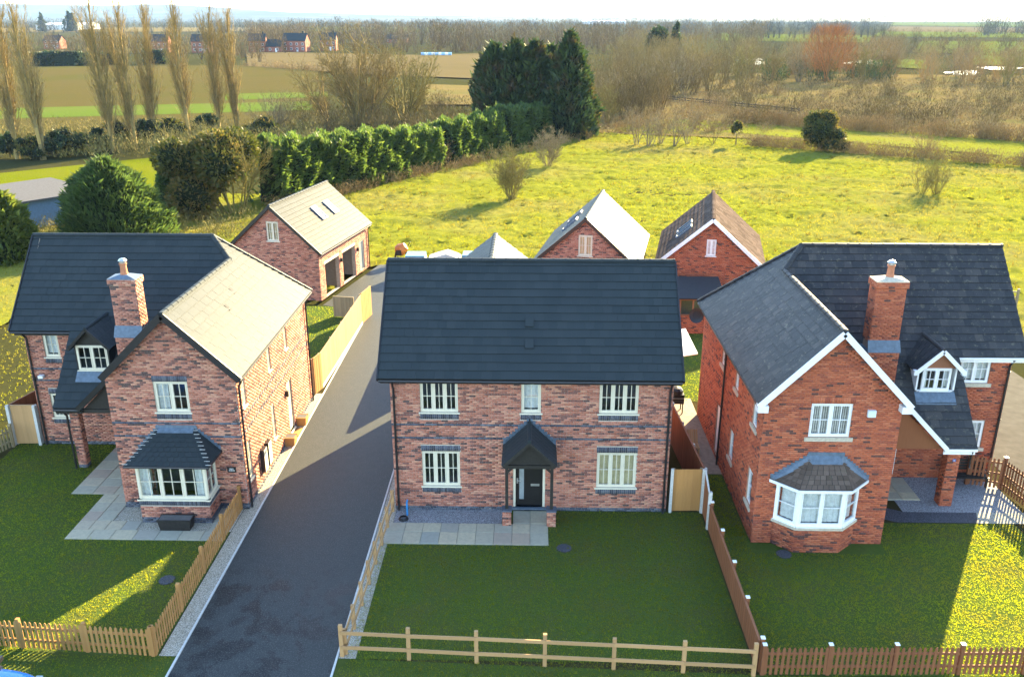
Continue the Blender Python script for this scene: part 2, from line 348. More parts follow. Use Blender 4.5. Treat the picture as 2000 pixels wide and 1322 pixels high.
class Roof:
    def __init__(s, house, tm, w=.33, g=.325, name='roof', limit=300):
        s.h = house; s.tm = tm; s.w = w; s.g = g; s.deck = MB(); s.whole = []; s.cut = MB(); s.ridges = []; s.name = name; s.limit = limit; s.seq = 0
    def slope(s, O, u, m, tan, pieces, thick=.12):
        O = Vector(O); u3 = Vector((u[0], u[1], 0)).normalized(); mh = Vector((m[0], m[1], 0)).normalized()
        k = math.sqrt(1 + tan * tan); up = Vector((mh.x, mh.y, tan)).normalized(); nrm = u3.cross(up)
        if nrm.z < 0: nrm = -nrm
        loc = lambda q: ((Vector((q[0], q[1], 0)) - Vector((O.x, O.y, 0))).dot(u3), (Vector((q[0], q[1], 0)) - Vector((O.x, O.y, 0))).dot(mh) * k)
        wld = lambda a, t, e=0: O + u3 * a + up * t + nrm * e
        mat = Matrix(((u3.x, up.x, nrm.x, 0), (u3.y, up.y, nrm.y, 0), (u3.z, up.z, nrm.z, 0), (0, 0, 0, 1)))
        facing = nrm.dot(Vector((0, 0, CAM_H)) - O) > 0
        for pc in pieces:
            P = [loc(q) for q in pc]
            if sum(a[0] * b[1] - a[1] * b[0] for a, b in zip(P, P[1:] + P[:1])) < 0: P = P[::-1]
            s.deck.prism([wld(a, t, -.004) for a, t in P], -nrm * thick)
            a0 = min(q[0] for q in P); a1 = max(q[0] for q in P); t0 = min(q[1] for q in P); t1 = max(q[1] for q in P)
            r = math.floor(t0 / s.g)
            while r * s.g < t1 - .01:
                off = (r % 2) * s.w / 2; c = math.floor((a0 - off) / s.w)
                while c * s.w + off < a1:
                    x0, x1, y0, y1 = c * s.w + off + .002, (c + 1) * s.w + off - .002, r * s.g, (r + 1) * s.g
                    q = clip([(x0, y0), (x1, y0), (x1, y1), (x0, y1)], P); c += 1
                    if len(q) < 3: continue
                    ar = abs(sum(a[0] * b[1] - a[1] * b[0] for a, b in zip(q, q[1:] + q[:1]))) / 2
                    j = random.uniform(-.0025, .0025)
                    if ar > .985 * (x1 - x0) * (y1 - y0):
                        o = wld(x0, y0, j); mm = mat.copy(); mm.translation = o
                        s.whole.append(((o - Vector((0, 0, CAM_H))).length + (0 if facing else 1e4), mm, (x0, y0, wld)))
                    elif ar > .002: s.put(q, y0, wld, j)
                r += 1
    def put(s, q, y0, wld, j):
        rn = random.random(); top = [wld(a, t, j + .034 - .029 * (t - y0) / s.g) for a, t in q]; bot = [wld(a, t, -.003) for a, t in q]
        s.cut.poly(top, rn); n = len(q)
        for i in range(n):
            k = (i + 1) % n; s.cut.poly([bot[i], bot[k], top[k], top[i]], rn)
    def ridge(s, a, b, r=.115, step=.45): s.ridges.append((Vector(a), Vector(b), r, step))
    def finish(s):
        rf = s.deck.obj(s.name, M['deck'], s.h); key = (s.tm, s.w, s.g)
        if key not in TILES:
            m = MB(); w, g = s.w - .004, s.g; z0, z1 = .034, .005
            m.poly([(0, 0, z0), (w, 0, z0), (w, g, z1), (0, g, z1)], 0); m.poly([(0, 0, -.003), (w, 0, -.003), (w, 0, z0), (0, 0, z0)], 0)
            m.poly([(0, 0, -.003), (0, 0, z0), (0, g, z1), (0, g, -.003)], 0); m.poly([(w, 0, -.003), (w, g, -.003), (w, g, z1), (w, 0, z0)], 0)
            h = MB(); n = 6; L = .45
            for i in range(n):
                t0, t1 = math.pi * i / n, math.pi * (i + 1) / n
                for (ya, yb, ra) in ((0, L - .06, 1.), (L - .06, L - .004, 1.14)):
                    h.poly([(-math.cos(t0) * ra, ya, math.sin(t0) * .75 * ra), (-math.cos(t1) * ra, ya, math.sin(t1) * .75 * ra), (-math.cos(t1) * ra, yb, math.sin(t1) * .75 * ra), (-math.cos(t0) * ra, yb, math.sin(t0) * .75 * ra)], 0)
            for y, ra in ((0, 1.), (L - .06, 1.14), (L - .004, 1.14)):
                h.poly([(-math.cos(math.pi * i / n) * ra, y, math.sin(math.pi * i / n) * .75 * ra) for i in range(n + 1)], 0)
            TILES[key] = (m.mesh('roof_tile', M[s.tm]), h.mesh('ridge_tile', M[s.tm]))
        tme, rme = TILES[key]; s.whole.sort(key=lambda q: q[0])
        for d, mm, _ in s.whole[:s.limit]: link('roof_tile', tme, rf, mat=mm)
        for d, mm, (x0, y0, wld) in s.whole[s.limit:]:
            s.put([(x0, y0), (x0 + s.w - .004, y0), (x0 + s.w - .004, y0 + s.g), (x0, y0 + s.g)], y0, wld, random.uniform(-.0025, .0025))
        if s.cut.v: s.cut.obj('roof_tiles', M[s.tm], rf, kind='stuff')
        for a, b, r, step in s.ridges:
            d = b - a; n = max(1, round(d.length / step)); st = d.length / n; y = d.normalized()
            x = y.cross(Vector((0, 0, 1))).normalized(); z = x.cross(y)
            for i in range(n):
                o = a + y * st * i - z * .02; sc = st / .45
                mm = Matrix(((x.x * r, y.x * sc, z.x * r, o.x), (x.y * r, y.y * sc, z.y * r, o.y), (x.z * r, y.z * sc, z.z * r, o.z), (0, 0, 0, 1)))
                link('ridge_tile', rme, rf, mat=mm)
        return rf
def clip(sub, P):
    out = sub
    for i in range(len(P)):
        a, b = P[i], P[(i + 1) % len(P)]; src = out; out = []
        if not src: break
        sd = lambda p: (b[0] - a[0]) * (p[1] - a[1]) - (b[1] - a[1]) * (p[0] - a[0])
        for j in range(len(src)):
            p, q = src[j], src[(j + 1) % len(src)]; sp, sq = sd(p), sd(q)
            if sp >= -1e-9: out.append(p)
            if (sp > 1e-9 and sq < -1e-9) or (sp < -1e-9 and sq > 1e-9):
                t = sp / (sp - sq); out.append((p[0] + (q[0] - p[0]) * t, p[1] + (q[1] - p[1]) * t))
    return out
def facet(mb, e0, e1, t0, t1, courses, w=.22, lip=.022):   # small tiled roof face between eave e0-e1 and top t0-t1
    e0, e1, t0, t1 = map(Vector, (e0, e1, t0, t1)); nrm = (e1 - e0).cross((t0 + t1) / 2 - (e0 + e1) / 2).normalized()
    if nrm.z < 0: nrm = -nrm
    for r in range(courses):
        f0, f1 = r / courses, (r + 1) / courses
        a0, b0 = e0.lerp(t0, f0), e1.lerp(t1, f0); a1, b1 = e0.lerp(t0, f1), e1.lerp(t1, f1)
        n = max(1, round((b0 - a0).length / w))
        for i in range(n):
            g0, g1 = i / n + .006, (i + 1) / n - .006
            p = [a0.lerp(b0, g0), a0.lerp(b0, g1), a1.lerp(b1, g1), a1.lerp(b1, g0)]; l = lip + random.uniform(-.002, .002)
            T = [p[0] + nrm * l, p[1] + nrm * l, p[2] + nrm * .004, p[3] + nrm * .004]; rn = random.random()
            mb.poly(T, rn); mb.poly([p[0], p[1], T[1], T[0]], rn); mb.poly([p[0], T[0], T[3], p[3]], rn); mb.poly([p[1], p[2], T[2], T[1]], rn)
def gutter(house, a, b, mat='black', r=.055):
    m = MB(); m.tube(a, b, r, n=8); return m.obj('gutter', M[mat], house)
def downpipe(house, x, y, z0, z1, eave=None, mat='black', r=.042):
    m = MB(); m.tube((x, y, z0 + .05), (x, y, z1 - .3), r, n=8)
    if eave: m.tube((x, y, z1 - .3), eave, r, n=8)
    for z in (z0 + .3, (z0 + z1) / 2, z1 - .6): m.tube((x, y, z), (x, y, z + .06), r * 1.35, n=8)
    m.tube((x, y, z0 + .05), (x, y - .05, z0 + .003), r, n=8)
    return m.obj('downpipe', M[mat], house)
def board(house, a, b, w, h, mat, name='bargeboard'):
    m = MB(); m.bar(a, b, w, h); return m.obj(name, M[mat], house)
# ================================================================ CENTRE HOUSE
def centre_house():
    h = thing('brick_house', 'middle house of mixed pink brick with long plain slate-grey roof and small gabled porch', 'house', (.08, 31.57, 0), 'detached brick houses')
    xl, xr, yf, yb = -4.93, 5.1, 28.57, 34.57; eave = 5.27
    wins = [(-3.87, -2.52, 3.98, 5.18, 3), (-.27, .43, 3.98, 5.18, 1), (2.5, 3.88, 3.98, 5.18, 3), (-3.88, -2.5, 1.0, 2.42, 3), (2.49, 3.93, 1.0, 2.42, 3)]
    f = Fr(xl, yf); U = lambda x: x - xl
    opens = [(U(a), U(b), c, d) for a, b, c, d, _ in wins] + [(U(-.56), U(.62), .15, 2.2)]
    sol = [(U(a) - .02, U(b) + .02, c - .27, c - .05) for a, b, c, d, _ in wins] + [(U(a) - .02, U(b) + .02, d, d + .225) for a, b, c, d, _ in wins[3:]]
    wall(h, f, xr - xl, [(0, eave), (xr - xl, eave)], opens, soldiers=sol, bands=((3.44, 3.53), (2.94, 3.03)), plinth=2)
    for i, (a, b, c, d, n) in enumerate(wins):
        window(h, f, U(a), U(b), c, d, n, (1, 1), 'cream', (None, 'net', None, None, 'cream')[i])
    ap = 8.66
    for fr in (Fr(xl, yb, 0, -1), Fr(xr, yf, 0, 1)):
        wall(h, fr, yb - yf, [(0, eave), ((yb - yf) / 2, ap), (yb - yf, eave)], plinth=2)
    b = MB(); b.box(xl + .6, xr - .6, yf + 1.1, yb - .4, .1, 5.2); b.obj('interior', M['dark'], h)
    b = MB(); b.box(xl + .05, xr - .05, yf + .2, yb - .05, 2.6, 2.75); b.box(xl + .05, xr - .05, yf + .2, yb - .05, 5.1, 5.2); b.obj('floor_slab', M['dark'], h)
    # rear wing on the driveway side, behind the main roof
    wx0, wx1, wy1 = -4.78, 1.66, 38.75; wm = (wx0 + wx1) / 2; wt = .78; wr = 5.27 + wt * (wm - wx0 + .3)
    wall(h, Fr(wx0, wy1, 0, -1), wy1 - yb, [(0, eave), (wy1 - yb, eave)], plinth=2)
    wall(h, Fr(wx1, wy1, -1, 0), wx1 - wx0, [(0, eave), ((wx1 - wx0) / 2, wr - .1), (wx1 - wx0, eave)], plinth=2)
    wall(h, Fr(wx1, yb, 0, 1), wy1 - yb, [(0, eave), (wy1 - yb, eave)], plinth=2)
    rf = Roof(h, 'tile_new'); ez, ey, tan = 5.42, 28.17, .988; rx0, rx1, ry, rz = -5.27, 5.35, 31.57, 5.42 + 3.4 * .988
    rf.slope((rx0, ey, ez), (1, 0), (0, 1), tan, [[(rx0, ey), (rx1, ey), (rx1, ry), (rx0, ry)]])
    rf.slope((rx1, 2 * ry - ey, ez), (-1, 0), (0, -1), tan, [[(rx0, 2 * ry - ey), (rx1, 2 * ry - ey), (rx1, ry), (rx0, ry)]])
    rf.slope((wx0 - .3, wy1 + .3, 5.27), (0, -1), (1, 0), wt, [[(wx0 - .3, 34.5), (wx0 - .3, wy1 + .3), (wm, wy1 + .3), (wm, 32.4)]])
    rf.slope((wx1 + .3, 34.5, 5.27), (0, 1), (-1, 0), wt, [[(wx1 + .3, 34.5), (wx1 + .3, wy1 + .3), (wm, wy1 + .3), (wm, 32.4)]])
    rf.ridge((rx0, ry, rz + .02), (rx1, ry, rz + .02)); rf.ridge((wm, 32.4, wr), (wm, wy1 + .3, wr))
    r = rf.finish()
    for (x, z) in ((.0, 6.95), (.0, 6.35)):                # vent tiles
        y = ey + (z - ez) / tan; m = MB(); m.prism([(x - .15, y - .12, z - .08), (x + .15, y - .12, z - .08), (x + .15, y + .14, z + .18), (x - .15, y + .14, z + .18)], (0, -.03, .03)); m.obj('vent_tile', M['tile_new'], r)
    for x in (rx0 - .02, rx1 + .02):
        board(h, (x, ey, ez - .06), (x, ry, rz - .06), .05, .2, 'black'); board(h, (x, 2 * ry - ey, ez - .06), (x, ry, rz - .06), .05, .2, 'black')
    m = MB(); m.box(rx0 + .05, rx1 - .05, ey + .09, ey + .115, eave - .06, ez - .13); m.box(rx0 + .05, rx1 - .05, ey + .12, yf + .02, eave - .05, eave - .02); m.obj('fascia', M['black'], h)
    gutter(h, (rx0 + .02, ey + .03, ez - .1), (rx1 - .02, ey + .03, ez - .1))
    for x in (-4.80, 4.98): downpipe(h, x, yf - .07, 0, 5.2, (x, ey + .05, ez - .14))
    # porch
    pc, pw, pf, pe, pt = .035, .95, 26.95, 2.7, 3.62; m = MB(); p = h
    tl = MB()
    facet(tl, (pc - pw, yf, pe), (pc - pw, pf, pe), (pc, yf, pt), (pc, pf, pt), 6, .25); facet(tl, (pc + pw, pf, pe), (pc + pw, yf, pe), (pc, pf, pt), (pc, yf, pt), 6, .25)
    pr = MB(); pr.prism([(pc - pw, pf + .02, pe - .005), (pc, pf + .02, pt - .005), (pc + pw, pf + .02, pe - .005), (pc + pw - .09, pf + .02, pe - .1), (pc, pf + .02, pt - .12), (pc - pw + .09, pf + .02, pe - .1)], (0, yf - pf - .02, 0))
    po = pr.obj('porch', M['black_wood'], h); tl.obj('roof_tiles', M['tile_new'], po, kind='stuff')
    g = MB(); g.prism([(pc - pw + .1, pf + .3, pe - .1), (pc, pf + .3, pt - .14), (pc + pw - .1, pf + .3, pe - .1)], (0, .04, 0)); g.box(pc - pw + .1, pc + pw - .1, pf + .24, pf + .36, pe - .22, pe - .09)
    for x in (pc - .8, pc + .8): g.box(x - .05, x + .05, pf + .34, yf, pe - .2, pe - .1)
    g.obj('porch_gable', M['black_wood'], po)
    for sx in (-1, 1):
        fl = MB(); n = 9
        for i in range(n):                                 # stepped lead flashing up the wall
            t = i / n; x = pc + sx * pw * (1 - t); z = pe + (pt - pe) * t
            fl.box(min(x, x - sx * .13), max(x, x - sx * .13), yf - .03, yf - .004, z + .02, z + .24)
        fl.obj('lead_flashing', M['lead'], po)
        x = pc + sx * .8; b = Fr(x - .16, 27.45)
        for fr, w in ((b, .32), (Fr(x + .16, 27.45, 0, 1), .32), (Fr(x + .16, 27.77, -1, 0), .32), (Fr(x - .16, 27.77, 0, -1), .32)): wall(po, fr, w, [(0, .6), (w, .6)], name='pier')
        c = MB(); c.box(x - .18, x + .18, 27.43, 27.79, .6, .66); c.obj('pier_cap', M['brick_blue'], po)
        c = MB(); c.box(x - .055, x + .055, 27.55, 27.66, .66, 2.5); c.bar((x, 27.6, 2.1), (x - sx * .35, 27.4, 2.55), .07, .09); c.obj('post', M['black_wood'], po)
    rr = MB(); rr.tube((pc, pf, pt + .005), (pc, yf, pt + .005), .07, n=8); rr.obj('ridge', M['tile_new'], po)
    # door
    d = MB(); f.box(d, U(-.46), U(.52), -.115, -.07, .2, 2.1); dr = d.obj('door', M['door_black'], h)
    fm = MB(); f.box(fm, U(-.56), U(-.47), -.12, -.03, .15, 2.2); f.box(fm, U(.53), U(.62), -.12, -.03, .15, 2.2); f.box(fm, U(-.47), U(.53), -.12, -.03, 2.11, 2.2); fm.obj('door_frame', M['cream'], dr)
    q = MB(); f.box(q, U(-.33), U(-.16), -.07, -.062, .45, 1.98); q.obj('pane', M['grey_glass'], dr)
    q = MB(); f.box(q, U(.09), U(.41), -.07, -.055, 1.0, 1.09); q.obj('letter_plate', M['steel'], dr)
    q = MB(); f.box(q, U(-.43), U(-.37), -.07, -.06, 1.1, 1.32); f.box(q, U(-.42), U(-.28), -.06, -.035, 1.2, 1.23); q.obj('handle', M['steel'], dr)
    q = MB(); f.box(q, U(-.6), U(.66), -.12, .12, .1, .15); q.obj('threshold', M['lead'], dr)
    return h
centre_house()
# ================================================================ house with projecting gable wing (left and right neighbours, mirrored plans)
def chimney(h, x0, x1, y0, y1, zb, zs, zt, mat, mortar, cap='brick_mix', capm='lead'):
    c = MB(); c.box(x0 + .03, x1 - .03, y0 + .03, y1 - .03, zb, zt); ch = c.obj('chimney', M[mortar], h)
    for fr, w in ((Fr(x0, y0), x1 - x0), (Fr(x1, y0, 0, 1), y1 - y0), (Fr(x1, y1, -1, 0), x1 - x0), (Fr(x0, y1, 0, -1), y1 - y0)):
        wall(ch, fr, w, [(0, zt - .22), (w, zt - .22)], mat=mat, mortar=mortar, z0=zs, name='stack')
    e = .05
    for fr, w in ((Fr(x0 - e, y0 - e), x1 - x0 + 2 * e), (Fr(x1 + e, y0 - e, 0, 1), y1 - y0 + 2 * e), (Fr(x1 + e, y1 + e, -1, 0), x1 - x0 + 2 * e), (Fr(x0 - e, y1 + e, 0, -1), y1 - y0 + 2 * e)):
        wall(ch, fr, w, [(0, zt), (w, zt)], mat=mat, mortar=mortar, z0=zt - .225, name='corbel')
    e = .16; f = Fr(x0, y0 - e)
    for fr, w in ((Fr(x0 - .02, y0 - e), x1 - x0 + .04), (Fr(x1 + .02, y0 - e, 0, 1), y1 - y0 + e), (Fr(x0 - .02, y1, 0, -1), y1 - y0 + e)):
        wall(ch, fr, w, [(0, zs - .3), (w, zs - .3)], mat=mat, mortar=mortar, z0=zb, name='breast')
    a = MB(); a.prism([(x0 - .06, y0 - e - .03, zs - .32), (x1 + .06, y0 - e - .03, zs - .32), (x1 + .04, y0 - .004, zs + .1), (x0 - .04, y0 - .004, zs + .1)], (0, .03, 0)); a.box(x0 - .05, x1 + .05, y0 - e, y1, zs - .32, zs - .28); a.obj('lead_apron', M['lead'], ch)
    q = MB(); cx, cy = (x0 + x1) / 2, (y0 + y1) / 2
    q.prism([(x0 - .04, y0 - .04, zt), (x1 + .04, y0 - .04, zt), (x1 + .04, y1 + .04, zt), (x0 - .04, y1 + .04, zt)], (0, 0, .03))
    q.hexa([(x0 - .02, y0 - .02, zt + .03), (x1 + .02, y0 - .02, zt + .03), (x1 + .02, y1 + .02, zt + .03), (x0 - .02, y1 + .02, zt + .03), (cx - .15, cy - .15, zt + .13), (cx + .15, cy - .15, zt + .13), (cx + .15, cy + .15, zt + .13), (cx - .15, cy + .15, zt + .13)])
    q.obj('chimney_cap', M[capm], ch)
    p = MB(); p.lathe((cx, cy, zt + .1), [(.15, 0), (.145, .05), (.125, .12), (.115, .38), (.14, .4), (.14, .46), (.09, .46)], 14); po = p.obj('chimney_pot', M['pot'], ch)
    p = MB(); p.lathe((cx, cy, zt + .52), [(.12, 0), (.12, .12), (.16, .13), (.1, .2), (.01, .23)], 14); p.obj('cowl', M['steel'], ch)
    return ch
def dormer(h, roofpl, x0, x1, yf, ze, za, zb, fm, tm, cheek, over=.22, barge=None, infill='black_wood', back=None, side=.06):
    """roofpl(y): height of the slope it sits on"""
    cx = (x0 + x1) / 2; yback = lambda z: yf + (z - roofpl(yf)) / ((roofpl(yf + 1) - roofpl(yf)))
    b = MB(); f = Fr(x0, yf)
    for x in (x0, x1 - .06): b.prism([(x, yf, zb - .15), (x, yf, ze), (x, yback(ze), ze), (x, yf + .01, roofpl(yf) - .25)], (.06, 0, 0))
    f.box(b, 0, x1 - x0, -.1, -.0, zb - .25, zb)
    d = b.obj('dormer', M[cheek], h)
    g = MB(); g.prism([(x0, yf + .02, ze), (x1, yf + .02, ze), (cx, yf + .02, za - .08)], (0, .05, 0)); f.box(g, 0, x1 - x0, -.09, -.02, ze - .08, ze + .005); g.obj('dormer_gable', M[infill], d)
    window(d, f, side, x1 - x0 - side, zb, ze - .08, 2, (1, 1), fm, back, inset=.0, silldrop=.04, fw=.05)
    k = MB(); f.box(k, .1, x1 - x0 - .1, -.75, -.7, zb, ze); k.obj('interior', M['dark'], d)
    o = .16; s = (za - ze) / (cx - x0); el = ze - o * s; tl = MB(); yb1, yb2 = yback(el), yback(za)
    facet(tl, (x0 - o, yb1, el), (x0 - o, yf - over, el), (cx, yb2, za), (cx, yf - over, za), 4, .28); facet(tl, (x1 + o, yf - over, el), (x1 + o, yb1, el), (cx, yf - over, za), (cx, yb2, za), 4, .28)
    tl.obj('roof_tiles', M[tm], d, kind='stuff')
    u = MB(); u.prism([(x0 - o, yf - over + .01, el - .006), (cx, yf - over + .01, za - .006), (x1 + o, yf - over + .01, el - .006), (x1 + o - .05, yf - over + .01, el - .08), (cx, yf - over + .01, za - .1), (x0 - o + .05, yf - over + .01, el - .08)], (0, yb1 - yf + over, 0)); u.obj('dormer_roof', M['deck'], d)
    m = MB(); bm = barge or 'black'; hh = .15 if barge else .1
    m.bar((x0 - o, yf - over - .01, el - .03), (cx, yf - over - .01, za - .03), .03, hh); m.bar((x1 + o, yf - over - .01, el - .03), (cx, yf - over - .01, za - .03), .03, hh)
    if barge:
        for x in (x0 - o, x1 + o): m.box(x - .08, x + .08, yf - over - .02, yf - over + .14, el - .12, el + .06)
    m.obj('bargeboard', M[bm], d)
    r = MB(); r.tube((cx, yf - over, za + .01), (cx, yb2, za + .01), .075, n=8); r.obj('ridge', M[tm], d)
    a = MB(); zq = roofpl(yf - .32) + .045; a.prism([(x0 - .02, yf - .32, zq), (x1 + .02, yf - .32, zq), (x1 + .02, yf, roofpl(yf) + .06), (x0 - .02, yf, roofpl(yf) + .06)], (0, 0, -.03)); a.obj('lead_apron', M['lead'], d)
    return d
def left_house():
    h = thing('brick_house', 'left house of mixed pink brick with projecting front gable, black-edged roof and square bay window', 'house', (-14, 33.5, 0), 'detached brick houses')
    yf, ym, yb = 28.5, 33.6, 38.5; xl, xr, xw = -20.8, -10.4, -15.05; eave = 5.2
    ox, oz, k = -10.12, 5.35, .96; rxw = -12.58; rzw = oz + k * (ox - rxw)
    mt, mz, my = 1.1, 5.27, 33.25; rz = 8.55; ry = my + (rz - mz) / mt; rxe = ox - (rz - oz) / k; yv = my + (rzw - mz) / mt; ye = yb + .38
    pl = lambda y: mz + mt * (y - my)
    # front gable
    f = Fr(xw, yf); U = lambda x: x - xw; Wd = xr - xw
    ap = U(rxw); pz = lambda a: oz + k * (ox - rxw - abs(a - ap)) - .06
    wo = (U(-13.36), U(-12.13), 3.92, 5.1)
    wall(h, f, Wd, [(0, pz(0)), (ap, pz(ap)), (Wd, pz(Wd))], [wo, (U(-13.8), U(-11.6), .3, 2.35)], soldiers=[(wo[0] - .02, wo[1] + .02, wo[2] - .27, wo[2] - .05), (wo[0] - .02, wo[1] + .02, wo[3], wo[3] + .225)], bands=((3.44, 3.53), (2.94, 3.03)), plinth=3)
    window(h, f, *wo, 2, (1, 1), 'cream', 'left')
    # driveway side
    f = Fr(xr, yf, 0, 1); L = yb - yf
    so = [(.55, .95, 3.85, 5.1), (3.85, 4.2, 3.92, 5.1), (6.3, 6.68, 3.92, 5.08), (.35, .8, .95, 2.45), (3.7, 4.05, 1.0, 2.42), (6.05, 6.75, .15, 2.45)]
    wall(h, f, L, [(0, eave), (L, eave)], so, plinth=2, bands=((3.44, 3.53), (2.94, 3.03)))
    for o in so[:5]: window(h, f, *o, 1, (1, 1), 'cream', None)
    d = MB(); f.box(d, 6.12, 6.68, -.11, -.06, .2, 2.38); dr = d.obj('side_door', M['cream'], h); q = MB(); f.box(q, 6.22, 6.58, -.06, -.055, 1.1, 2.25); q.obj('pane', M['glass'], dr)
    q = MB(); f.box(q, 6.05, 6.75, -.12, .06, .1, .15); q.obj('threshold', M['concrete'], dr)
    # main front, left end and back
    f = Fr(xl, ym); U2 = lambda x: x - xl; mw = xw - xl + .5
    mo = [(U2(-20.05), U2(-19.42), 4.0, 5.08), (U2(-20.2), U2(-19.3), 1.25, 2.35), (U2(-17.45), U2(-17.0), 1.25, 2.1), (U2(-16.9), U2(-15.95), .15, 2.2)]
    wall(h, f, mw, [(0, eave), (mw, eave)], mo, plinth=2, soldiers=[(o[0] - .02, o[1] + .02, o[2] - .27, o[2] - .05) for o in mo[:2]] + [(mo[1][0] - .02, mo[1][1] + .02, mo[1][3], mo[1][3] + .22)], bands=((3.44, 3.53), (2.94, 3.03)))
    window(h, f, *mo[0], 1, (1, 1), 'cream', 'net'); window(h, f, *mo[1], 2, (1, 1), 'cream', None); window(h, f, *mo[2], 1, (1, 1), 'cream', 'net')
    d = MB(); f.box(d, mo[3][0] + .09, mo[3][1] - .09, -.11, -.06, .2, 2.1); dr = d.obj('door', M['door_black'], h)
    q = MB(); f.box(q, mo[3][0], mo[3][0] + .085, -.12, -.02, .15, 2.2); f.box(q, mo[3][1] - .085, mo[3][1], -.12, -.02, .15, 2.2); f.box(q, mo[3][0] + .085, mo[3][1] - .085, -.12, -.02, 2.115, 2.2); q.obj('door_frame', M['cream'], dr)
    q = MB(); f.box(q, mo[3][0], mo[3][1], -.12, .1, .1, .148); q.obj('threshold', M['lead'], dr)
    wall(h, Fr(xw, ym, 0, -1), ym - yf, [(0, eave), (ym - yf, eave)], plinth=2)
    D = yb - ym; wall(h, Fr(xl, yb, 0, -1), D, [(0, eave), (D / 2, rz - .1), (D, eave)], plinth=2)
    wall(h, Fr(xr, yb, -1, 0), xr - xl, [(0, eave), (xr - xl, eave)], plinth=2)
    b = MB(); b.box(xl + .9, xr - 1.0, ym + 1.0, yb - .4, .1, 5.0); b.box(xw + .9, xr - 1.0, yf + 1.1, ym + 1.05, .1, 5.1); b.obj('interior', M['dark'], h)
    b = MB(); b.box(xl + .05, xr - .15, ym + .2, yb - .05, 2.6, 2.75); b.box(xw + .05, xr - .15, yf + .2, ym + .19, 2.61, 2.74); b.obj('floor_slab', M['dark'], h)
    # roof
    rf = Roof(h, 'tile_new'); rl = -21.12; pex, pey = -18.65, 31.05; vx = lambda z: rxw - (rzw - z) / k
    vm = (vx(mz), my); zp = pl(pey); vp = (vx(zp), pey)
    rf.slope((rl, my, mz), (1, 0), (0, 1), mt, [[(rl, my), vm, (rxw, yv), (rxe, ry), (rl, ry)], [(pex, pey), vp, vm, (pex, my)]])
    rf.slope((ox, 28.2, oz), (0, 1), (-1, 0), k, [[(ox, 28.2), (ox, yv), (rxw, yv), (rxw, 28.2)], [(ox, yv), (ox, ye), (rxe, ry), (rxw, yv)]])
    el = 2 * rxw - ox
    rf.slope((el, ye, oz), (0, -1), (1, 0), k, [[(rxw, 28.2), (rxw, yv), vm, (el, vm[1]), (el, 28.2)], [(el, pey), (el, vm[1]), vm, vp]])
    bt = (rz - oz) / (ye - ry)
    rf.slope((ox, ye, oz), (-1, 0), (0, -1), bt, [[(ox, ye), (rl, ye), (rl, ry), (rxe, ry)]])
    rf.ridge((rl, ry, rz + .02), (rxe, ry, rz + .02)); rf.ridge((rxw, 28.2, rzw + .02), (rxw, yv, rzw + .02)); rf.ridge((rxe, ry, rz + .02), (rxw, yv, rzw + .03)); rf.ridge((ox, ye, oz + .02), (rxe, ry, rz + .02))
    r = rf.finish()
    for (y, x) in ((33.3, -11.85), (31.9, -11.6)):
        z = oz + k * (ox - x); m = MB(); m.prism([(x + .12, y - .1, z - .1), (x + .12, y + .1, z - .1), (x - .1, y + .1, z + .11), (x - .1, y - .1, z + .11)], (.012, 0, .014)); m.obj('vent_tile', M['deck'], r)
    Y = 28.18
    board(h, (ox, Y, oz - .05), (rxw, Y, rzw - .05), .05, .24, 'black'); board(h, (el, Y, oz - .05), (rxw, Y, rzw - .05), .05, .24, 'black')
    board(h, (vp[0] - .05, pey - .02, zp - .05), (el + .1, pey - .02, oz + k * .1 - .1), .05, .2, 'black')
    board(h, (rl - .02, my, mz - .05), (rl - .02, ry, rz - .05), .05, .2, 'black')
    q = MB(); q.prism([(vp[0] + .1, pey + .2, zp - .12), (xw, pey + .2, zp - .12), (xw, pey + .2, oz - .2)], (0, .05, 0)); q.box(vp[0] - .9, xw, pey + .14, pey + .26, zp - .26, zp - .1); q.obj('porch_gable', M['black_wood'], h)
    q = MB(); q.prism([(pex + .02, pey + .05, zp - .12), (pex + .02, my + .3, pl(my + .3) - .2), (pex + .02, my + .3, zp - .2)], (.05, 0, 0)); q.obj('porch_cheek', M['black_wood'], h)
    q = MB(); q.box(pex + .05, vp[0] + .1, pey + .06, pey + .1, zp - .24, zp - .09); q.box(rl + .1, pex, my + .08, my + .12, mz - .22, mz - .09); q.obj('fascia', M['black'], h)
    gutter(h, (pex, pey + .02, zp - .09), (vp[0] + .05, pey + .02, zp - .09)); gutter(h, (rl, my + .03, mz - .09), (pex, my + .03, mz - .09)); gutter(h, (ox - .03, 28.25, oz - .1), (ox - .03, ye, oz - .1))
    downpipe(h, xl + .12, ym - .07, 0, 5.15, (xl + .12, my + .05, mz - .14)); downpipe(h, xr + .07, yf + .12, 0, 5.2, (ox - .05, yf + .12, oz - .14)); downpipe(h, xr + .07, yb - .12, 0, 5.2, (ox - .05, yb - .12, oz - .14))
    for fr, w in ((Fr(-18.3, 31.5), .34), (Fr(-17.96, 31.5, 0, 1), .34), (Fr(-17.96, 31.84, -1, 0), .34), (Fr(-18.3, 31.84, 0, -1), .34)): wall(h, fr, w, [(0, 2.66), (w, 2.66)], name='porch_pillar', plinth=2)
    downpipe(h, -18.38, 31.45, 0, 2.65, (-18.35, pey + .05, zp - .12))
    dormer(h, pl, -17.95, -16.6, 32.08, 5.18, 5.85, 4.06, 'cream', 'tile_new', 'black', infill='black_wood', back=None)
    chimney(h, -15.62, -14.66, 31.05, 31.7, 4.2, 6.2, 8.1, 'brick_mix', 'mortar')
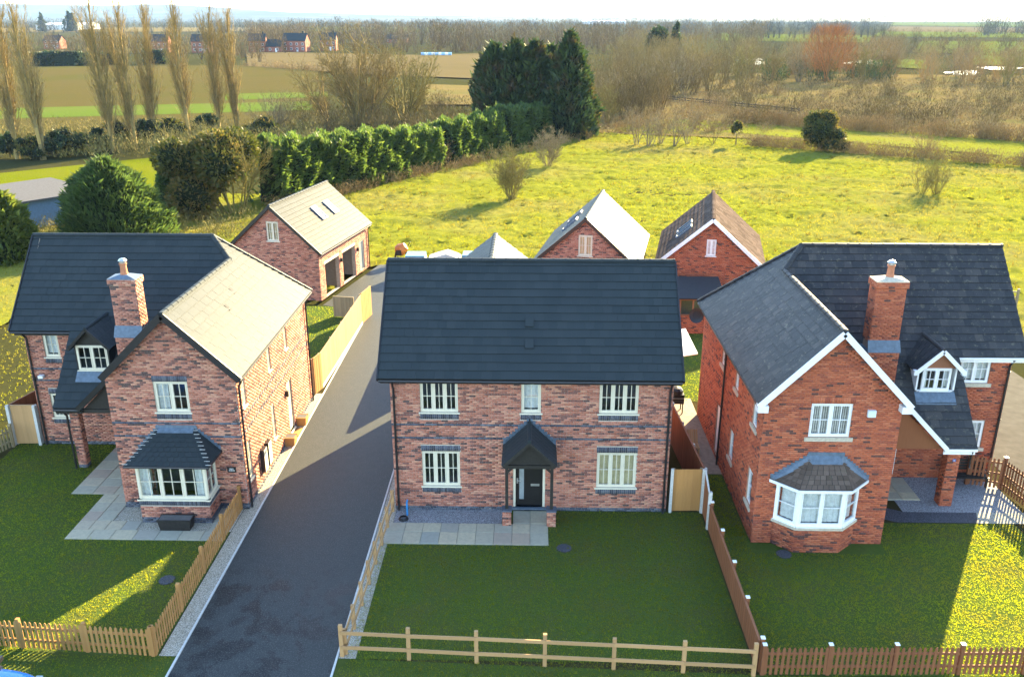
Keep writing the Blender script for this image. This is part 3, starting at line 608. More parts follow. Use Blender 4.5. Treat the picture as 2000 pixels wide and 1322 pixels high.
    # square bay window
    bx0, bx1, by = -13.98, -11.45, 27.45; sides = [(Fr(bx0, by), bx1 - bx0), (Fr(bx1, by, 0, 1), yf - by), (Fr(bx0, yf, 0, -1), yf - by)]
    bay = MB(); bay.box(bx0 + .06, bx1 - .06, by + .06, yf - .02, 2.32, 2.4); bo = bay.obj('bay_window', M['cream'], h)
    for i, (fr, w) in enumerate(sides):
        wall(bo, fr, w, [(0, .94), (w, .94)], soldiers=[(0, w, .72, .94)], plinth=3, name='bay_wall')
        window(bo, fr, 0, w, .98, 2.34, 3 if i == 0 else 1, (1, 1), 'cream', 'sides' if i == 0 else None, inset=.03, silldrop=.06, fw=.08)
    e = .25; E = [(bx0 - e, yf, 2.42), (bx0 - e, by - e, 2.42), (bx1 + e, by - e, 2.42), (bx1 + e, yf, 2.42)]; T0, T1 = (-13.38, yf - .01, 3.28), (-12.08, yf - .01, 3.28)
    tl = MB(); facet(tl, E[1], E[2], T0, T1, 8, .24); facet(tl, E[0], E[1], T0, T0, 8, .24); facet(tl, E[2], E[3], T1, T1, 8, .24)
    br = MB(); br.poly([E[1], E[2], T1, T0]); br.poly([E[0], E[1], T0]); br.poly([E[2], E[3], T1]); br.prism(E, (0, 0, -.02)); rfb = br.obj('bay_roof', M['deck'], h); tl.obj('roof_tiles', M['tile_new'], rfb, kind='stuff')
    for a, b in ((E[1], T0), (E[2], T1)):                    # pale mitred hip clips
        m = MB(); a = Vector(a); b = Vector(b)
        for i in range(10):
            c = a.lerp(b, (i + .35) / 10) + Vector((0, 0, .035)); m.bar(c + Vector((-.1, 0, -.015)), c + Vector((.1, 0, -.015)), .022, .014)
        m.obj('hip_clips', M['concrete'], rfb)
    fl = MB(); fl.box(T0[0] - .08, T1[0] + .08, yf - .03, yf - .005, 3.27, 3.42)
    fl.prism([(T0[0], yf - .2, 3.185), (T1[0], yf - .2, 3.185), (T1[0], yf - .01, 3.32), (T0[0], yf - .01, 3.32)], (0, 0, .012))
    for sx, e0, t in ((-1, E[0], T0), (1, E[3], T1)):
        for i in range(8):
            q = i / 8; x = e0[0] + (t[0] - e0[0]) * q; z = 2.42 + .86 * q; fl.box(min(x, x - sx * .12), max(x, x - sx * .12), yf - .024, yf - .005, z + .02, z + .2)
    fl.obj('lead_flashing', M['lead'], rfb)
    q = MB(); q.tube((E[1][0], E[1][1], 2.38), (E[2][0], E[2][1], 2.38), .045); q.tube(E[2], (E[3][0], E[3][1], 2.38), .045); q.obj('gutter', M['black'], bo)
    q = MB(); fr = Fr(-11.06, yf); fr.box(q, 0, .32, .0, .02, 1.52, 1.74); pq = q.obj('name_plaque', M['black'], h)
    q = MB()
    for z, cs in ((1.645, (.085, .115, .145, .175, .21)), (1.575, (.06, .09, .125, .15, .18, .215, .245))):
        for a in cs: fr.box(q, a, a + .018, .02, .023, z, z + .04)
    q.obj('lettering', M['white'], pq)
    # meter boxes and lights on the driveway wall
    f = Fr(xr, yf, 0, 1)
    for a in (1.75, 2.35):
        q = MB(); f.box(q, a, a + .42, 0, .16, .55, 1.5); mb = q.obj('meter_box', M['black'], h); q = MB(); f.box(q, a + .02, a + .4, .16, .17, .57, 1.48); q.obj('meter_door', M['cream'], mb)
    q = MB(); f.box(q, 5.75, 5.85, 0, .12, 2.0, 2.25); q.obj('wall_light', M['black'], h)
    q = MB(); Fr(xl, ym).box(q, .35, .55, 0, .18, 3.1, 3.22); q.obj('wall_light', M['white'], h)
left_house()
def right_house():
    h = thing('brick_house', 'right house of orange-red brick with white bargeboards, canted bay window and weathered slate roof', 'house', (12.5, 31.5, 0), 'detached brick houses')
    yf, ym, yb = 26.6, 31.4, 37.2; xl, xr, xw = 7.78, 18.32, 12.28; eave = 5.2
    ox, oz, k = 7.5, 5.36, 1.03; rxw = 9.98; rzw = oz + k * (rxw - ox)
    mt, mz, my = 1.06, 5.3, 31.05; rz = 8.75; ry = my + (rz - mz) / mt; rxe = ox + (rz - oz) / k; yv = my + (rzw - mz) / mt; ye = yb + .35; kw = dict(mat='brick_red', mortar='mortar_red')
    pl = lambda y: mz + mt * (y - my); vy = 26.35
    f = Fr(xl, yf); U = lambda x: x - xl; Wd = xw - xl; ap = U(rxw); pz = lambda a: oz + k * (rxw - ox - abs(a - ap)) - .06
    wo = (U(9.3), U(10.66), 4.1, 5.32)
    wall(h, f, Wd, [(0, pz(0)), (ap, pz(ap)), (Wd, pz(Wd))], [wo, (U(8.9), U(10.9), .4, 2.4)], soldiers=[(wo[0] - .05, wo[1] + .05, wo[3], wo[3] + .225)], **kw)
    window(h, f, *wo, 2, (1, 1), 'white', 'blinds', sillm='stone', silldrop=.14, wide=.12)
    f = Fr(xl, yb, 0, -1); L = yb - yf; S = lambda y: yb - y
    so = [(S(28.0), S(27.35), 3.95, 5.1), (S(30.8), S(30.25), 4.1, 5.05), (S(33.3), S(32.7), 4.1, 5.05), (S(30.85), S(30.2), 1.2, 2.4), (S(27.85), S(27.2), 1.05, 2.35), (S(33.4), S(32.7), .15, 2.3)]
    wall(h, f, L, [(0, eave), (L, eave)], so, **kw)
    for o in so[:5]: window(h, f, *o, 1, (0, 1), 'white', None, sillm='stone', silldrop=.13, wide=.1)
    d = MB(); f.box(d, so[5][0] + .06, so[5][1] - .06, -.11, -.05, .2, 2.22); d.obj('side_door', M['white'], h)
    f = Fr(xw - .5, ym); U2 = lambda x: x - xw + .5; mw = xr - xw + .5
    mo = [(U2(16.42), U2(17.55), 4.08, 5.2), (U2(16.75), U2(17.75), 1.35, 2.5), (U2(14.62), U2(15.25), 1.6, 2.15), (U2(13.55), U2(14.5), .15, 2.2)]
    wall(h, f, mw, [(0, eave), (mw, eave)], mo, **kw)
    window(h, f, *mo[0], 2, (1, 1), 'white', 'net', sillm='stone', silldrop=.14, wide=.12); window(h, f, *mo[1], 2, (1, 1), 'white', 'net', sillm='stone', silldrop=.14, wide=.12); window(h, f, *mo[2], 1, (1, 1), 'white', 'net')
    d = MB(); f.box(d, mo[3][0] + .06, mo[3][1] - .06, -.11, -.06, .2, 2.14); dr = d.obj('door', M['door_black'], h)
    q = MB(); f.box(q, mo[3][1] - .06, mo[3][1] + .01, -.12, .01, .15, 2.2); f.box(q, mo[3][0], mo[3][0] + .06, -.12, .01, .15, 2.2); q.obj('door_frame', M['white'], dr)
    q = MB(); f.box(q, mo[3][0] + .12, mo[3][0] + .2, -.06, -.02, 1.1, 1.25); q.obj('handle', M['steel'], dr)
    wall(h, Fr(xw, yf, 0, 1), ym - yf, [(0, eave), (ym - yf, eave)], **kw)
    D = yb - ym; wall(h, Fr(xr, ym, 0, 1), D, [(0, eave), (D / 2, rz - .1), (D, eave)], **kw)
    wall(h, Fr(xr, yb, -1, 0), xr - xl, [(0, eave), (xr - xl, eave)], **kw)
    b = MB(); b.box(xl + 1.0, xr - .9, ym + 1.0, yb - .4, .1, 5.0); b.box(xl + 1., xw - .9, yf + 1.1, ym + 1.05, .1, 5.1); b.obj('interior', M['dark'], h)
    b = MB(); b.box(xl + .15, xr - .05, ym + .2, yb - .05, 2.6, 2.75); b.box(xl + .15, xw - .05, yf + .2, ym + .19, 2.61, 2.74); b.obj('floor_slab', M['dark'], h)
    rf = Roof(h, 'tile_old', .30, .31); rr = 18.66; pex, pey = 16.1, 28.6; vx = lambda z: rxw + (rzw - z) / k
    vm = (vx(mz), my); zp = pl(pey); vp = (vx(zp), pey); el = 2 * rxw - ox
    rf.slope((vp[0], my, mz), (1, 0), (0, 1), mt, [[vm, (rr, my), (rr, ry), (rxe, ry), (rxw, yv)], [vp, (pex, pey), (pex, my), vm]])
    rf.slope((ox, ye, oz), (0, -1), (1, 0), k, [[(ox, vy), (ox, yv), (rxw, yv), (rxw, vy)], [(ox, yv), (ox, ye), (rxe, ry), (rxw, yv)]])
    rf.slope((el, vy, oz), (0, 1), (-1, 0), k, [[(rxw, vy), (rxw, yv), vm, (el, vm[1]), (el, vy)], [(el, pey), (el, vm[1]), vm, vp]])
    rf.slope((rr, ye, oz), (-1, 0), (0, -1), (rz - oz) / (ye - ry), [[(ox, ye), (rr, ye), (rr, ry), (rxe, ry)]])
    rf.ridge((rxe, ry, rz + .02), (rr, ry, rz + .02)); rf.ridge((rxw, vy, rzw + .02), (rxw, yv, rzw + .02)); rf.ridge((rxw, yv, rzw + .03), (rxe, ry, rz + .02)); rf.ridge((ox, ye, oz + .02), (rxe, ry, rz + .02))
    rf.finish()
    Y = vy - .02
    for x in (ox, el):
        board(h, (x, Y, oz - .07), (rxw, Y, rzw - .07), .04, .2, 'white'); q = MB(); q.box(min(x, x + (rxw - x) * .12) - .02, max(x, x + (rxw - x) * .12) + .02, Y - .03, yf, oz - .26, oz - .02); q.obj('box_end', M['white'], h)
    board(h, (vp[0] - .02, pey - .02, zp - .04), (el - .1, pey - .02, oz + .03), .04, .16, 'white')
    q = MB(); q.prism([(vp[0] - .1, pey + .2, zp - .12), (xw, pey + .2, zp - .12), (xw, pey + .2, oz - .2)], (0, .05, 0)); q.obj('porch_gable', M['wood_brown'], h)
    q = MB(); q.prism([(pex - .02, pey + .05, zp - .12), (pex - .02, my + .3, pl(my + .3) - .2), (pex - .02, my + .3, zp - .2)], (-.05, 0, 0)); q.obj('porch_cheek', M['wood_brown'], h)
    q = MB(); q.box(vp[0] - .1, pex - .03, pey + .06, pey + .1, zp - .26, zp - .08); q.box(pex, rr - .05, my + .08, my + .12, mz - .26, mz - .08); q.obj('fascia', M['white'], h)
    gutter(h, (vp[0] - .1, pey + .02, zp - .08), (pex, pey + .02, zp - .08), 'white'); gutter(h, (pex, my + .03, mz - .1), (rr, my + .03, mz - .1), 'white'); gutter(h, (ox + .03, vy + .05, oz - .1), (ox + .03, ye, oz - .1))
    downpipe(h, xr - .1, ym - .07, 0, 5.15, (xr - .1, my + .05, mz - .14)); downpipe(h, xl - .07, 32.3, 0, 5.2, (ox + .05, 32.3, oz - .14)); downpipe(h, 15.98, 28.72, 1.9, 2.65, (15.98, pey + .05, zp - .12), r=.03)
    for fr, w in ((Fr(15.42, 29.2), .45), (Fr(15.87, 29.2, 0, 1), .45), (Fr(15.87, 29.65, -1, 0), .45), (Fr(15.42, 29.65, 0, -1), .45)): wall(h, fr, w, [(0, 2.5), (w, 2.5)], name='porch_pillar', **kw)
    q = MB(); q.box(15.6, 15.72, 29.18, 29.199, 1.88, 1.98); npl = q.obj('number_plate', plain('blue_enamel', (.08, .13, .4), .3), h)
    q = MB(); q.box(15.635, 15.65, 29.177, 29.18, 1.9, 1.96); q.box(15.67, 15.685, 29.177, 29.18, 1.9, 1.96); q.obj('lettering', M['white'], npl)
    dormer(h, pl, 14.2, 15.62, 30.05, 5.3, 5.98, 4.35, 'white', 'tile_old', 'white', barge='white', infill='wood_red', back='sides', side=.2)
    chimney(h, 12.42, 13.5, 30.45, 31.1, 4.2, 6.05, 8.35, 'brick_red', 'mortar_red', capm='stone')
    q = MB(); Fr(xl, yf).box(q, 3.36, 3.62, 0, .1, 4.88, 5.12); q.obj('alarm_box', plain('alarm_blue_white', (.62, .72, .8), .35), h)
    q = MB()
    q.lathe((0, 0, 0), [(.02, -.06), (.2, -.045), (.33, 0.), (.34, .01), (.2, -.03), (.01, -.045)], 16)
    dm = q.mesh('satellite_dish', M['black']); link('satellite_dish', dm, h, mat=Matrix.Translation((7.3, 36.6, 5.0)) @ Matrix.Rotation(R(70), 4, 'X') @ Matrix.Rotation(R(-35), 4, 'Y'))
    q = MB(); q.tube((7.78, 36.7, 5.0), (7.35, 36.65, 5.0), .02); q.obj('dish_arm', M['black'], h)
    # canted bay
    P = [(8.45, 26.6), (9.08, 26.02), (10.62, 26.02), (11.27, 26.6)]
    b = MB(); b.prism([(x, y + .12, 2.42) for x, y in P], (0, 0, .08)); bo = b.obj('bay_window', M['white'], h)
    for i in range(3):
        (x0, y0), (x1, y1) = P[i], P[i + 1]; fr = Fr(x0, y0, x1 - x0, y1 - y0); w = math.hypot(x1 - x0, y1 - y0)
        wall(bo, fr, w, [(0, .92), (w, .92)], name='bay_wall', **kw)
        window(bo, fr, 0, w, 1.02, 2.46, 2 if i == 1 else 1, (0, 1), 'white', 'net', inset=.0, silldrop=.02, fw=.09, wide=0)
        q = MB(); fr.box(q, -.04, w + .04, -.12, .06, .9, 1.0); q.obj('stone_sill', M['stone'], bo)
    e = [(8.2, 26.6, 2.55), (8.98, 25.82, 2.55), (10.72, 25.82, 2.55), (11.52, 26.6, 2.55)]; T = [(9.48, 26.59, 3.4), (10.5, 26.59, 3.4)]
    tl = MB(); facet(tl, e[1], e[2], T[0], T[1], 7, .2); facet(tl, e[0], e[1], T[0], T[0], 7, .2); facet(tl, e[2], e[3], T[1], T[1], 7, .2)
    br = MB(); br.poly([e[1], e[2], T[1], T[0]]); br.poly([e[0], e[1], T[0]]); br.poly([e[2], e[3], T[1]]); br.prism(e, (0, 0, -.02)); rb = br.obj('bay_roof', M['deck'], h); tl.obj('roof_tiles', M['tile_brown'], rb, kind='stuff')
    fl = MB(); fl.box(T[0][0] - .1, T[1][0] + .1, yf - .03, yf - .005, 3.38, 3.55); fl.prism([(T[0][0], yf - .22, 3.19), (T[1][0], yf - .22, 3.19), (T[1][0], yf - .01, 3.43), (T[0][0], yf - .01, 3.43)], (0, 0, .012))
    for sx, e0, t in ((-1, e[0], T[0]), (1, e[3], T[1])):
        for i in range(10):
            q = i / 10; x = e0[0] + (t[0] - e0[0]) * q; z = 2.55 + .85 * q; fl.box(min(x, x - sx * .17), max(x, x - sx * .17), yf - .024, yf - .005, z + .02, z + .17)
        fl.prism([(e0[0], yf - .02, 2.57), (e0[0] - sx * .12, yf - .16, 2.57), (t[0] - sx * .02, yf - .2, 3.2), (t[0], yf - .02, 3.44)], (0, 0, .03))
    fl.obj('lead_flashing', M['lead'], rb)
    q = MB()
    for a, c in zip(e, e[1:]): q.bar((a[0], a[1], 2.47), (c[0], c[1], 2.47), .05, .1)
    q.obj('fascia', M['white'], bo)
right_house()
# ================================================================ garages
AX = Vector((.188, .982)); AN = Vector((.982, -.188))
def garage(px, py, label, mat, mortar, tm, fm, bargem, doors, skyl, win=(2.58, 3.42, 3.81, 5.06), backm=None, length=8.7):
    """px,py: front right corner of the wall; the gable faces the street"""
    h = thing('garage', label, 'garage', (px - AN.x * 3, py - AN.y * 3, 0), 'detached brick garages behind the houses')
    P = lambda a, b: (px - AN.x * a + AX.x * b, py - AN.y * a + AX.y * b)       # a: left along gable, b: back
    c = P(6, 0); f = Fr(*c, AN.x, AN.y); ez, rz = 3.2, 6.12; k = (rz - ez) / 3.3; pz = lambda a: rz - k * abs(a - 3) - .1
    wall(h, f, 6, [(0, pz(0)), (3, pz(3)), (6, pz(6))], [win], mat=mat, mortar=mortar)
    window(h, f, *win, 2, (1, 1), fm, backm, sill=True)
    f = Fr(px, py, AX.x, AX.y); op = [(.9, 3.2, .02, 2.2), (3.85, 6.1, .02, 2.25), (6.9, 7.8, .15, 2.2)] if doors else []
    wall(h, f, length, [(0, ez), (length, ez)], op, mat=mat, mortar=mortar, depth=.25)
    if doors:
        b = MB(); f.box(b, .7, 6.3, -3.2, -3.1, 0, 2.6); f.box(b, .6, 6.4, -3.2, -.3, 2.5, 2.6); f.box(b, .6, .7, -3.2, -.3, 0, 2.5); f.box(b, 6.3, 6.4, -3.2, -.3, 0, 2.5); f.box(b, 3.4, 3.5, -3.1, -.3, 0, 2.5); b.obj('garage_interior', plain('garage_inside', (.22, .2, .18), .9), h)
        b = MB()
        for a0, a1 in ((.9, 3.2), (3.85, 6.1)): f.box(b, a0 - .1, a1 + .1, -.05, .008, 2.22, 2.42)
        b.obj('lintel', M['stone'], h)
        d = MB(); f.box(d, 6.96, 7.74, -.16, -.1, .18, 2.14); dr = d.obj('side_door', M['grey_glass'], h); q = MB(); f.box(q, 6.9, 6.96, -.17, -.06, .15, 2.2); f.box(q, 7.74, 7.8, -.17, -.06, .15, 2.2); f.box(q, 6.96, 7.74, -.17, -.06, 2.14, 2.2); q.obj('door_frame', M['cream'], dr)
        for a in (3.5, 6.5):
            q = MB(); f.box(q, a - .05, a + .05, 0, .14, 1.7, 1.95); q.obj('wall_light', M['black'], h)
    wall(h, Fr(*P(6, length), -AX.x, -AX.y), length, [(0, ez), (length, ez)], mat=mat, mortar=mortar)
    b = P(0, length); wall(h, Fr(*b, -AN.x, -AN.y), 6, [(0, pz(0)), (3, pz(3)), (6, pz(6))], mat=mat, mortar=mortar)
    rf = Roof(h, tm, limit=0); o, v = .3, .22
    r0, r1 = P(3, -v), P(3, length + v)
    e0, e1 = P(-o, -v), P(-o, length + v); rf.slope((*e0, ez), AX, -AN, k, [[e0, e1, r1, r0]])
    g0, g1 = P(6 + o, -v), P(6 + o, length + v); rf.slope((*g1, ez), -AX, AN, k, [[g1, g0, r0, r1]])
    rf.ridge((*r0, rz + .02), (*r1, rz + .02)); r = rf.finish()
    for e in (e0, g0):
        d = Vector(P(0, -v - .03)) - Vector(P(0, -v)); board(h, (e[0] + d.x, e[1] + d.y, ez - .06), (r0[0] + d.x, r0[1] + d.y, rz - .06), .05, .2, bargem)
    gutter(h, (*P(-o + .05, -.1), ez - .1), (*P(-o + .05, length + .1), ez - .1), bargem if bargem == 'white' else 'black')
    q = P(-.07, length - .12); downpipe(h, *q, 0, 3.1, (*P(-o + .05, length - .12), ez - .12))
    for side, b0, up in skyl:                                # roof windows
        if side == 'R': pt = lambda a, t, e=0: Vector((*P(-o + t / math.sqrt(1 + k * k) - 0, a), 0)) + Vector((AN.x * 0, 0, ez + k * t / math.sqrt(1 + k * k))) + (Vector((AN.x, AN.y, 0)) * k + Vector((0, 0, 1))).normalized() * e
        else: pt = lambda a, t, e=0: Vector((*P(6 + o - t / math.sqrt(1 + k * k), a), ez + k * t / math.sqrt(1 + k * k))) + (Vector((-AN.x, -AN.y, 0)) * k + Vector((0, 0, 1))).normalized() * e
        m = MB(); w, l, t0 = .78, 1.2, up
        Q = lambda a0, a1, u0, u1, e0, e1: m.hexa([pt(a0, u0, e0), pt(a1, u0, e0), pt(a1, u1, e0), pt(a0, u1, e0), pt(a0, u0, e1), pt(a1, u0, e1), pt(a1, u1, e1), pt(a0, u1, e1)])
        Q(b0, b0 + .09, t0, t0 + l, 0, .12); Q(b0 + w - .09, b0 + w, t0, t0 + l, 0, .12); Q(b0 + .09, b0 + w - .09, t0, t0 + .09, 0, .119); Q(b0 + .09, b0 + w - .09, t0 + l - .09, t0 + l, 0, .119)
        s = m.obj('skylight', M['lead'], h); m = MB(); Q(b0 + .09, b0 + w - .09, t0 + .09, t0 + l - .09, .085, .095); m.obj('pane', M['glass'], s); m = MB(); Q(b0 + .09, b0 + w - .09, t0 + .09, t0 + l - .09, .03, .035); m.obj('blind', M['curtain'], s)
    b = MB(); p1, p2, p3, p4 = P(.5, 3.3 if doors else .9), P(5.5, .9), P(5.5, length - .4), P(.5, length - .4)
    b.prism([(*P(.5, .9), 2.75), (*P(5.5, .9), 2.75), (*P(5.5, length - .4), 2.75), (*P(.5, length - .4), 2.75)], (0, 0, .1)); b.prism([(*P(1.5, 1.2), 2.86), (*P(4.5, 1.2), 2.86), (*P(4, 1.2), 5.1), (*P(2, 1.2), 5.1)], (AX.x * .05, AX.y * .05, 0)); b.obj('interior', M['dark'], h)
    return h
garage(-13.47, 54.06, 'garage of mixed pink brick with two open doorways and pale roof, behind the left house', 'brick_mix', 'mortar', 'tile_new', 'cream', 'black', True, (('R', 3.6, 1.9), ('R', 5.6, 1.9)), backm='cream')
garage(6.25, 50.75, 'garage with bright sunlit roof behind the middle house, gable window half covered by cream blind', 'brick_mix', 'mortar', 'tile_new', 'cream', 'black', False, (('L', 3.2, 1.9), ('L', 5.4, 1.9)), backm='cream')
garage(13.75, 50.75, 'garage of red brick with brown tiled roof and white edges, behind the right house', 'brick_red', 'mortar_red', 'tile_brown', 'white', 'white', False, (('L', 2.2, 1.6), ('L', 3.5, 1.6)), win=(2.72, 3.28, 3.85, 4.85), backm='net')
# ================================================================ ground
def sheet(name, pts, z, mat, **kw):
    m = MB(); m.poly([(x, y, z) for x, y in pts]); return m.obj(name, mat, None, kind='structure', **kw)
def rect(x0, x1, y0, y1): return [(x0, y0), (x1, y0), (x1, y1), (x0, y1)]
def grass_mat(name, a, b, c, patch=.35, s1=.35, tr=.0, nz=.6):
    t = NT(name); n1 = t.noise(s1, 5, .6); n2 = t.noise(5, 5, .65); n3 = t.noise(38, 3, .6)
    col = t.mix(t.ramp(n2, [(.3, 0.), (.7, 1.)]), a, b); col = t.mix(t.ramp(n1, [(.48, 0.), (.68, patch)]), col, c)
    col = t.mix(t.math('MULTIPLY', n3, nz), col, tuple(x * .4 for x in a)); t.col(col).set(1., .0)
    t.bump(t.math('ADD', n3, t.math('MULTIPLY', n2, 1.2)), .9, .05); return t.m
def blade_mat(name, stops, tr=.45, gain=1.3, patchc=None, ps=.12, amt=.85):
    t = NT(name); c = t.ramp(t.attr(), stops)
    if patchc: c = t.mix(t.ramp(t.noise(ps, 5, .6), [(.45, 0.), (.57, amt)]), c, patchc)
    t.col(c).set(.8, .05); t.transl(t.mix(1.0, c, (gain * 1.18, gain * 1.08, gain * .15), 'MULTIPLY'), tr); return t.m
M['lawn'] = grass_mat('lawn_grass', (0.07128, 0.1121, 0.0252), (0.108, 0.1425, 0.0315), (0.1242, 0.1092, 0.0441), .6, .45)
M['meadow'] = grass_mat('meadow_grass', (0.1549, 0.1688, 0.02189), (0.1849, 0.1944, 0.02599), (0.1899, 0.1471, 0.07524), .6, .045, nz=.3)
M['earth'] = grass_mat('rough_ground', (0.06, 0.051, 0.024), (0.078, 0.066, 0.03), (0.054, 0.06, 0.018), .5)
t = NT('tarmac'); n = t.noise(130, 3, .7); n2 = t.noise(.9, 7, .66); n3 = t.noise(3, 5, .6)
tc = t.ramp(n, [(.3, (.019, .023, .023)), (.7, (.043, .049, .048))]); sep = t.n('SeparateXYZ'); t.l(t.geo(), sep.inputs[0])
wet = t.math('MULTIPLY', t.ramp(n2, [(.50, 0.), (.535, 1.)]), t.ramp(t.math('DIVIDE', t.math('SUBTRACT', 25.0, sep.outputs['Y']), 4.0), [(0., 0.), (.35, 1.)]))
tc = t.mix(t.math('MULTIPLY', wet, .9), tc, (.005, .007, .008)); tc = t.mix(t.ramp(n3, [(.4, 0.), (.75, .3)]), tc, (.06, .062, .06)); tc = t.mix(t.math('MULTIPLY', t.ramp(t.noise(26, 2, .5), [(.5, 0.), (.75, 1.)]), .7), tc, (.11, .11, .105))
t.col(tc).set(t.math('SUBTRACT', .62, t.math('MULTIPLY', wet, .2)), .2).bump(n, .5, .008); M['tarmac'] = t.m
def gravel_mat(name, a, b, c):
    t = NT(name); v = t.n('TexVoronoi'); v.inputs['Scale'].default_value = 38; t.l(t.geo(), v.inputs['Vector'])
    hs = t.n('SeparateColor'); t.l(v.outputs['Color'], hs.inputs[0]); cc = t.ramp(hs.outputs[0], [(0, a), (.5, b), (1, c)])
    cc = t.mix(t.ramp(v.outputs['Distance'], [(.3, 0.), (.75, .8)]), cc, tuple(x * .3 for x in a)); t.col(cc).set(.85, .3).bump(v.outputs['Distance'], -.8, .02); return t.m
M['gravel'] = gravel_mat('pale_gravel', (.33, .29, .21), (.46, .42, .33), (.56, .52, .44))
M['gravel_grey'] = gravel_mat('grey_chippings', (.20, .20, .21), (.30, .31, .33), (.42, .42, .44))
M['slate_chip'] = gravel_mat('dark_chippings', (.05, .05, .06), (.08, .08, .095), (.12, .12, .14))
t = NT('paving_slab'); rn = t.rnd(); n = t.noise(7, 6, .65); n2 = t.noise(55, 3)
c = t.ramp(rn, [(0, (.42, .36, .25)), (.3, (.34, .32, .25)), (.55, (.47, .40, .27)), (.8, (.39, .29, .21)), (1, (.30, .30, .25))]); c = t.mix(t.ramp(n, [(.4, 0.), (.8, .6)]), c, (.22, .22, .18)); t.col(c).set(.8, .3).bump(n2, .3, .006); M['slab'] = t.m
sheet('ground', rect(-12000, 12000, -500, 14000), -.30, grass_mat('country_ground', (.05, .053, .02), (.065, .063, .025), (.068, .053, .03), .7, .012))
sheet('garden_ground', rect(-22.2, 21.5, 19.0, 50), -.012, M['earth'])
sheet('lawn', rect(-21.9, -10.62, 20.5, 33.6), .0, M['lawn']); sheet('lawn', rect(-5.2, 6.4, 20.4, 28.57), .0, M['lawn']); sheet('lawn', rect(6.5, 17.6, 20.0, 28.0), .001, M['lawn'])
sheet('verge', rect(-22.2, -10.05, 18.7, 20.5), .0, M['lawn']); sheet('verge', [(-5.4, 17), (21, 17), (21, 19.98), (6.45, 19.98), (-5.4, 20.4)], .002, M['lawn'])
sheet('lawn', rect(-20.5, -10.35, 39.4, 53), .0, M['lawn']); sheet('lawn', rect(-5.2, 6.5, 39, 49), .0, M['lawn']); sheet('lawn', rect(6.8, 19.5, 38.6, 49.5), .001, M['lawn'])
sheet('lawn', rect(6.5, 7.78, 28.0, 31.5), .001, M['lawn'])
sheet('driveway', [(-9.98, 17.0), (-5.48, 17.0), (-5.48, 49.5), (-1, 52.5), (-1, 60), (-4, 63.5), (-11.2, 63.0), (-13.2, 53.2), (-10.6, 52.2), (-9.98, 49.2)], .004, M['tarmac'])
sheet('road', rect(-40, 40, 6, 18.7), .008, M['tarmac'])
sheet('side_drive', [(18.9, 24), (26, 24), (24.5, 55), (19.6, 55)], .004, plain('pale_tarmac', (.05, .047, .042), .95, .1, var=.3, scale=2))
for x0, x1, y0, y1 in ((-10.4, -10.06, 28.45, 39.2), (-10.58, -10.06, 20.4, 28.45), (-5.4, -4.9, 20.4, 28.6), (-5.4, -4.93, 28.6, 38.4)): sheet('gravel_strip', rect(x0, x1, y0, y1), .006, M['gravel'])
sheet('gravel_bed', rect(-4.89, -.95, 27.62, 28.57), .006, M['gravel_grey']); sheet('gravel_bed', rect(13.9, 18.3, 28.75, 31.4), .006, M['gravel_grey']); sheet('gravel_bed', rect(-15.1, -10.6, 26.9, 28.5), .006, M['gravel'])
sheet('dark_path', [(12.32, 28.6), (13.4, 28.02), (18.6, 28.02), (18.6, 28.75), (13.9, 28.75), (12.32, 29.6)], .008, M['slate_chip'])
sheet('pale_path', [(16.3, 28.0), (18.4, 28.0), (18.4, 28.75), (16.6, 28.75)], .012, M['gravel']); sheet('patio_path', rect(6.6, 7.78, 31.5, 39), .004, plain('brown_paving', (.22, .17, .12), .85, var=.2))
for x, nm in ((-10.02, 'left'), (-5.44, 'right')):
    m = MB(); y = 17.0
    while y < (49.2 if nm == 'left' else 38.2): m.box(x - .03, x + .03, y, y + .91, -.1, .035); y += .915
    m.obj('kerb', M['concrete'], None, kind='structure')
# slabs: each one a piece of its patio
def slab_patio(cells, base):
    m = MB()
    for (x0, x1, y0, y1) in base: m.box(x0, x1, y0, y1, -.05, .012)
    p = m.obj('patio', plain('slab_joint', (.26, .25, .2), .95), None, kind='structure')
    for (x0, x1, y0, y1) in cells:
        s = MB(); e = .008; z = .034 + random.uniform(-.003, .004); b = .012
        s.v = [(x0 + e, y0 + e, 0), (x1 - e, y0 + e, 0), (x1 - e, y1 - e, 0), (x0 + e, y1 - e, 0), (x0 + e, y0 + e, z - b), (x1 - e, y0 + e, z - b), (x1 - e, y1 - e, z - b), (x0 + e, y1 - e, z - b), (x0 + e + b, y0 + e + b, z), (x1 - e - b, y0 + e + b, z), (x1 - e - b, y1 - e - b, z), (x0 + e + b, y1 - e - b, z)]
        s.f = [(0, 1, 5, 4), (1, 2, 6, 5), (2, 3, 7, 6), (3, 0, 4, 7), (4, 5, 9, 8), (5, 6, 10, 9), (6, 7, 11, 10), (7, 4, 8, 11), (8, 9, 10, 11)]; s.r = [random.random()] * 9; s.obj('slab', M['slab'], p)
    return p
cells = []
def grid(x0, x1, y0, y1, nx, ny, jit=0):
    for j in range(ny):
        for i in range(nx):
            w = (x1 - x0) / nx; hh = (y1 - y0) / ny
            cells.append((x0 + i * w, x0 + (i + 1) * w, y0 + j * hh, y0 + (j + 1) * hh))
grid(-5.05, .72, 26.25, 27.0, 9, 1); grid(-5.05, .72, 27.0, 27.6, 9, 1); grid(-.55, .72, 27.6, 28.5, 2, 1); slab_patio(cells, [(-5.05, .72, 26.25, 27.6), (-.55, .72, 27.6, 28.5)])
